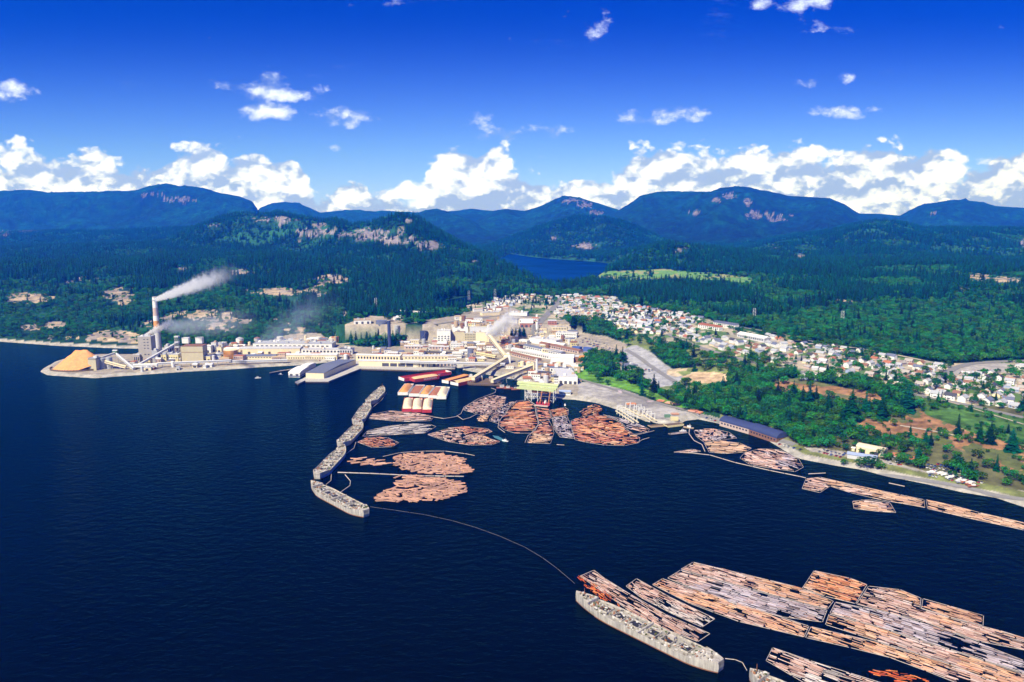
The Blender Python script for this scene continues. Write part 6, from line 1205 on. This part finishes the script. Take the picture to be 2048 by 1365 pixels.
# stacks of cut logs lying in the yard
def logstack(P, n, ln, rz, label, pal='red'):
    g = G(*P); rng = np.random.default_rng(int(P[0])); k = []; 
    n = n//2
    for r in range(2):
        for i in range(n-r*2): k.append((rng.normal(0, .4), (i-(n-r*2)/2)*.8, .45+r*.7))
    k = np.array(k); V, Q, C = logs_mesh(k[:, 0], k[:, 1], rng.normal(0, .03, len(k)), ln*rng.uniform(.85, 1.05, len(k)), np.full(len(k), .42), np.array(LOGC[pal])[rng.integers(0, len(LOGC[pal]), len(k))], z=k[:, 2])
    o = mesh_np('log_stack', V, [Q], M_LOG, None, C); o.location = g; o.rotation_euler = (0, 0, rz); tag(o, label, 'log stack')
for i, (P, n, ln, rz, l, pl) in enumerate([((1322,803),22,9,2.5,'long brown log stack at the back edge of the yard','red'),((1338,807),24,9,2.5,'tan log stack right of the long brown one','tan'),((1352,810),16,9,2.4,'brown log stack third along the back edge of the yard','brown'),((1386,823),26,10,2.4,'dark red log stack by the narrow end of the yard','red'),((1398,826),20,8,2.4,'red-brown log stack nearest the arched sheds','red'),((1262,809),22,12,.1,'scatter of orange logs behind the trestles','orange'),((1300,804),10,8,.2,'small grey log stack in the open yard','grey'),((1240,785),30,4,.05,'long thin row of grey logs in the yard','grey'),((1350,829),18,9,.2,'dark log stack right of the teal container','brown')]): logstack(P, n, ln, rz, l, pl)
# power pylons and lamp posts
for lb, P, h in (('power pylon on the slope above the tall blue stack', (752,624), 30), ('power pylon by the dark river', (938,606), 30), ('power pylon standing at the river bend', (990,600), 26), ('power pylon in the woods above the long white-roofed hall', (1508,642), 24), ('power pylon in the woods above the middle of the town', (1684,648), 24)): lattice(lb, P, h, 5, PM('ltgrey'), 'power_pylon', 'pylon', False)
# ---------------------------------------------------------------- town houses
def house_protos():
    out = []; rnd = random.Random(5)
    for (wc, rc) in [('white','grey'),('white','slate'),('cream','brown'),('pink','rust'),('paleblue','grey'),('pink','stone'),('white','brown'),('cream','grey'),('white','dark'),('ltgrey','ltgrey')]:
        w_, d_, h_ = rnd.uniform(9.5, 13), rnd.uniform(7.5, 9.5), rnd.choice([3.2, 3.6, 5.4]); m = MB(); m.box(-w_/2, w_/2, -d_/2, d_/2, -2.5, h_)
        m.prism([(-d_/2, h_+.001), (d_/2, h_+.001), (0, h_+2.6)], -w_/2, w_/2, Matrix.Rotation(pi/2, 4, 'Z')); wl = m.build('wall', PM(wc)); m = MB()
        for s_ in (-1, 1): m.add([(-w_/2-.5, s_*(d_/2+.5), h_-.3), (w_/2+.5, s_*(d_/2+.5), h_-.3), (w_/2+.5, 0, h_+2.85), (-w_/2-.5, 0, h_+2.85), (-w_/2-.5, s_*(d_/2+.5), h_-.05), (w_/2+.5, s_*(d_/2+.5), h_-.05), (w_/2+.5, 0, h_+3.1), (-w_/2-.5, 0, h_+3.1)], [(0,1,2,3),(4,5,6,7),(0,1,5,4),(0,3,7,4),(1,2,6,5)])
        rf = m.build('roof', PM(rc)); m = MB(); m.box(w_*.2, w_*.2+.9, .6, 1.5, h_+1, h_+3.9); chm = m.build('chimney', PM('brick')); m = MB(); m.box(-.55, .55, -.06, .02, -.6, .6); wn = m.build('window', M_GLASS); m = MB(); m.box(-.5, .5, -.06, .02, -1, 1.05); dr = m.build('door', PM('brown')); m = MB(); m.box(-2, 2, -1.8, -.02, .1, .3); m.box(-2, 2, -1.8, -.02, 2.6, 2.8); m.bar((-1.8, -1.6, .3), (-1.8, -1.6, 2.6), .08, 4); m.bar((1.8, -1.6, .3), (1.8, -1.6, 2.6), .08, 4); po = m.build('porch', PM('white'))
        out.append((wc, rc, w_, d_, h_, wl.data, rf.data, chm.data, wn.data, dr.data, po.data)); [bpy.data.objects.remove(o) for o in (wl, rf, chm, wn, dr, po)]
    return out
HP = house_protos(); CN = {'ltgrey': 'pale grey', 'paleblue': 'pale blue', 'slate': 'slate', 'rust': 'red', 'dark': 'black'}
def child(me, name, par, loc=(0, 0, 0), rz=0): o = bpy.data.objects.new(name, me); COL.objects.link(o); o.parent = par; o.location = loc; o.rotation_euler = (0, 0, rz); return o
def put_house(x, y, z, rz, k, label, group, detail, s=1.0):
    wc, rc, w_, d_, h_, wl, rf, ch, wn, dr, po = HP[k]; root = empty('house', (x, y, z), label, 'house', group, rz); root.scale = (s, s, s); child(wl, 'wall', root); r = child(rf, 'roof', root)
    if detail:
        child(ch, 'chimney', r); child(dr, 'door', root, (0, -d_/2, 1.3)); child(po, 'porch', root, (0, -d_/2, .2))
        for q in (-.32, .32): child(wn, 'window', root, (w_*q, -d_/2, 1.9))
        child(wn, 'window', root, (w_/2, 0, 1.9), pi/2)
        if h_ > 5: [child(wn, 'window', root, (w_*q, -d_/2, 4.4)) for q in (-.32, .32)]
taken = []
ords = ('first', 'second', 'third', 'fourth', 'fifth', 'sixth', 'seventh')
for i, (a, b) in enumerate([(1872,795),(1900,799),(1926,803),(1948,805),(1975,808),(2003,812),(2030,816)]):
    g = G(a, b); e = G(a+10, b+2); rz = math.atan2(e.y-g.y, e.x-g.x); k = [0, 8, 0, 5, 1, 0, 4][i]; put_house(g.x, g.y, g.z, rz+(pi/2 if i in (2, 4, 5) else 0), k, '%s %s-walled house from the left in the front row on the bluff road' % (ords[i], CN.get(HP[k][0], HP[k][0])), 'front row of bluff houses', True, 1.0); taken.append((g.x, g.y))
cand = []; rng = np.random.default_rng(77)
TP = np.array(POLY['town'], float)
def rows(A, B, back, n_row, sp=16, rs=(20, 33), zone=None):
    a, b = G(*A), G(*B); u_ = np.array([b.x-a.x, b.y-a.y]); L = np.hypot(*u_); u_ /= L; nrm = np.array([-u_[1], u_[0]])*(1 if back > 0 else -1); off = 0; th = math.atan2(u_[1], u_[0])
    for r in range(n_row):
        for s in np.arange(-L*.15, L*1.15, sp):
            if rng.random() < .04: continue
            p = np.array([a.x, a.y])+u_*(s+rng.uniform(-2, 2))+nrm*(off+rng.uniform(-1.5, 1.5)); cand.append((p[0], p[1], th+(pi if r % 2 else 0)+rng.choice([0, 0, pi/2])+rng.normal(0, .06), zone))
        off += rs[r % 2]
rows((1880,790), (2048,818), 1, 9, 13.5, (15, 24), 'above the bluff road'); rows((1660,756), (1860,792), 1, 9, 13.5, (15, 25), 'in the middle of the town'); rows((1520,726), (1640,748), 1, 9, 13.5, (15, 25), 'between the bluff road and the woods'); rows((1345,668), (1510,724), 1, 8, 13.5, (15, 25), 'in the upper town near the apartment rows')
rows((1160,648), (1330,668), 1, 22, 15, (18, 27), 'in the far town behind the tree belt'); rows((985,622), (1100,624), 1, 16, 16, (20, 28), 'in the farthest streets by the river')
rows((1120,630), (1160,645), 1, 16, 16, (20, 28), 'in the far town beside the main road')
FT = np.array([(975,604),(1100,590),(1180,594),(1238,598),(1245,614),(1330,642),(1290,656),(1165,636),(1128,630),(1096,634),(1075,622),(975,622)], float)
gx_, gy_ = np.meshgrid(np.arange(-120, 420, 17.5), np.arange(1350, 2250, 21.0)); gx_ = gx_.ravel()+rng.uniform(-3, 3, gx_.size); gy_ = gy_.ravel()+rng.uniform(-3, 3, gy_.size); gz_ = H(gx_, gy_); fpx, fpy = project(gx_, gy_, gz_); kk = inpoly(fpx, fpy, FT)
for x_, y_ in zip(gx_[kk], gy_[kk]): cand.append((x_, y_, .12+rng.choice([0, 0, pi/2])+rng.normal(0, .05), 'in the farthest streets of the town'))
C_ = np.array([(c[0], c[1]) for c in cand]); cz = H(C_[:, 0], C_[:, 1]); cpx, cpy = project(C_[:, 0], C_[:, 1], cz)
okh = inpoly(cpx, cpy, TP) & ~inpoly(cpx, cpy, np.array(POLY['orange1'], float)) & ~inpoly(cpx, cpy, np.array(POLY['green2'], float)) & (cz > 2) & (cpx < 2062)
okh &= ~inpoly(cpx, cpy, np.array([(1885,762),(1900,735),(1990,718),(2060,716),(2060,742),(1990,744),(1915,752)], float)) & ~inpoly(cpx, cpy, np.array([(1590,745),(1645,745),(1645,770),(1560,775)], float)) & ~inpoly(cpx, cpy, np.array([(1385,640),(1480,640),(1535,670),(1530,690),(1470,684),(1390,668)], float)) & ~inpoly(cpx, cpy, np.array([(1000,600),(1090,560),(1125,650),(980,700),(860,700),(860,640),(960,622)], float)*np.array([1, 1])+np.array([0, 24.]))
for RP, rw in ROADPX:
    wpt = np.array([(G(*q).x, G(*q).y) for q in RP]); okh &= segdist(C_[:, 0], C_[:, 1], wpt) > rw/2+6.5
hs = []
for i in np.nonzero(okh)[0]:
    x, y = C_[i]
    if taken and np.min(np.hypot(np.array(taken)[:, 0]-x, np.array(taken)[:, 1]-y)) < 12.5: continue
    taken.append((x, y)); hs.append(i)
hs = sorted(hs, key=lambda i: C_[i, 1]); print('houses', len(hs))
V0, Q0, C0, k0 = [], [], [], 0; cc = {}
from collections import Counter
rowz = Counter()
for r, i in enumerate(hs):
    x, y = C_[i]; k = int(rng.choice(10, p=[.2, .11, .1, .07, .07, .12, .08, .12, .06, .07])); th = cand[i][2]; s = rng.uniform(.78, .98)
    if r < 292:
        wc, rc = HP[k][0], HP[k][1]; wn_, rn_ = CN.get(wc, wc), CN.get(rc, rc)
        near = 'just above the bluff road' if cpy[i] > 770 and cpx[i] > 1850 else 'facing the bluff road' if segdist(np.array([x]), np.array([y]), np.array([(G(*q).x, G(*q).y) for q in ROADPX[0][0]]))[0] < 22 else cand[i][3]
        lab = '%s house with %s roof %s' % (wn_, rn_, near)
        put_house(x, y, cz[i], th, k, lab, '%s houses with %s roofs %s' % (wn_, rn_, near), r < 90, s)
    else:
        for col_, o_m in ((PAL[HP[k][0]], HP[k][5]), (PAL[HP[k][1]], HP[k][6])):
            nv = len(o_m.vertices); v = np.empty(nv*3, np.float32); o_m.vertices.foreach_get('co', v); v = v.reshape(-1, 3)*s; c_, s_ = cos(th), sin(th)
            V0.append(np.column_stack([v[:, 0]*c_-v[:, 1]*s_+x, v[:, 0]*s_+v[:, 1]*c_+y, v[:, 2]+cz[i]])); f4 = [tuple(p.vertices) for p in o_m.polygons]; C0.append(np.tile(col_, (nv, 1)))
            Q0 += [tuple(q+k0 for q in f) for f in f4]; k0 += nv
if V0:
    f4 = np.array([f for f in Q0 if len(f) == 4]); f3 = np.array([f for f in Q0 if len(f) == 3]); tag(mesh_np('distant_houses', np.vstack(V0), [f for f in (f4, f3) if len(f)], mat('distant_paint', (1, 1, 1), .8, .1, .1, attr=True), None, np.vstack(C0)), kind='stuff')
# ---------------------------------------------------------------- parked cars, vans and moored gear ashore
def car_proto(c):
    m = MB(); m.prism([(-2.1, .35), (2.1, .35), (2.15, .8), (1.3, .95), (-2.0, .98), (-2.15, .7)], -.85, .85); bd = m.build('body', mat('car_'+c, PAL[c], .35, .03, 1, spec=.5)); m = MB(); m.prism([(-1.7, .96), (1.0, .96), (.45, 1.45), (-1.3, 1.45)], -.75, .75); gl = m.build('cabin', M_GLASS); m = MB()
    for x in (-1.35, 1.35):
        for y in (-.8, .8): m.bar((x, y-.1, .33), (x, y+.1, .33), .33, 10)
    wh_ = m.build('wheels', PM('black')); out = (bd.data, gl.data, wh_.data); [bpy.data.objects.remove(o) for o in (bd, gl, wh_)]; return out
CARS = {c: car_proto(c) for c in ('white', 'grey', 'red', 'blue', 'dark', 'ltgrey')}
LOTS = [((1180,690),(1240,716),2,9,'in the long staff car park right of the office block'), ((1160,684),(1235,706),2,11,'in the upper staff car park by the tree belt'), ((1165,676),(1215,690),1,8,'at the edge of the trees behind the office block'), ((1265,738),(1305,745),2,7,'in front of the blue-roofed community hall'), ((1850,935),(1930,958),3,14,'in the boatyard beside the shore road'), ((1690,908),(1710,912),1,4,'beside the yellow arched shed'), ((1770,915),(1782,930),2,4,'between the yellow and the red-roofed shore sheds'), ((1860,952),(1960,975),2,14,'at the far end of the boatyard'), ((1560,890),(1600,900),1,5,'on the gravel below the arched storage sheds'), ((1640,905),(1680,915),2,6,'on the open gravel left of the yellow shed'), ((1040,665),(1060,690),1,4,'on the main road through the mill'), ((1760,777),(1850,797),1,7,'on the bluff road'), ((890,690),(930,704),1,6,'below the white windowed block'), ((640,722),(700,724),1,5,'on the shore road behind the wharf warehouse'), ((1100,745),(1145,752),1,6,'by the stub-towered shed'), ((1400,832),(1430,842),1,5,'at the narrow end of the log yard')]
for (A, B, nr2, n, where) in LOTS:
    a, b = G(*A), G(*B); v_ = b-a; th = math.atan2(v_.y, v_.x); nrm = Vector((-sin(th), cos(th), 0))
    for r in range(nr2):
        for i in range(n):
            if rnd.random() < .12: continue
            p = a+v_*((i+rnd.uniform(-.2, .2))/max(n-1, 1))+nrm*(r*7.5); c = rnd.choice(['white', 'white', 'grey', 'red', 'blue', 'dark', 'ltgrey']); bd, gl, wh_ = CARS[c]
            root = empty('parked_car', (p.x, p.y, hz(p.x, p.y)+.05), '%s car parked %s' % (c.replace('ltgrey', 'silver'), where), 'car', '%s cars parked %s' % (c.replace('ltgrey', 'silver'), where), th+pi/2+rnd.gauss(0, .1)); child(bd, 'body', root); child(gl, 'cabin', root); child(wh_, 'wheels', root)
# boats laid up on the shore yard
for i in range(16):
    t_ = i/15; P = (1865+t_*85+rnd.uniform(-4, 4), 946+t_*26+rnd.uniform(-5, 3)); g = G(*P); c = rnd.choice(['white', 'white', 'pink', 'ltgrey', 'rust']); L = rnd.uniform(7, 12); root = empty('laid_up_boat', (g.x, g.y, g.z+.8), '%s boat laid up on blocks in the shore boatyard' % c.replace('ltgrey', 'pale grey'), 'boat', '%s boats laid up in the boatyard' % c.replace('ltgrey', 'pale grey'), rnd.uniform(-.5, .6)); V = []
    for k in range(9): s = k/8; x = -L/2+L*s; w_ = L*.15*(1-max(0, (s-.5)/.5)**2); V += [(x, -w_*.4, -.6), (x, -w_, .9), (x, w_, .9), (x, w_*.4, -.6)]
    mesh_np('hull', V, [np.array([(4*k+j, 4*(k+1)+j, 4*(k+1)+j+1, 4*k+j+1) for k in range(8) for j in range(3)]+[(0, 1, 2, 3)])], PM(c), root); m = MB(); m.box(-L*.2, L*.1, -L*.09, L*.09, .9, 1.9); m.build('cabin', PM('white'), root)
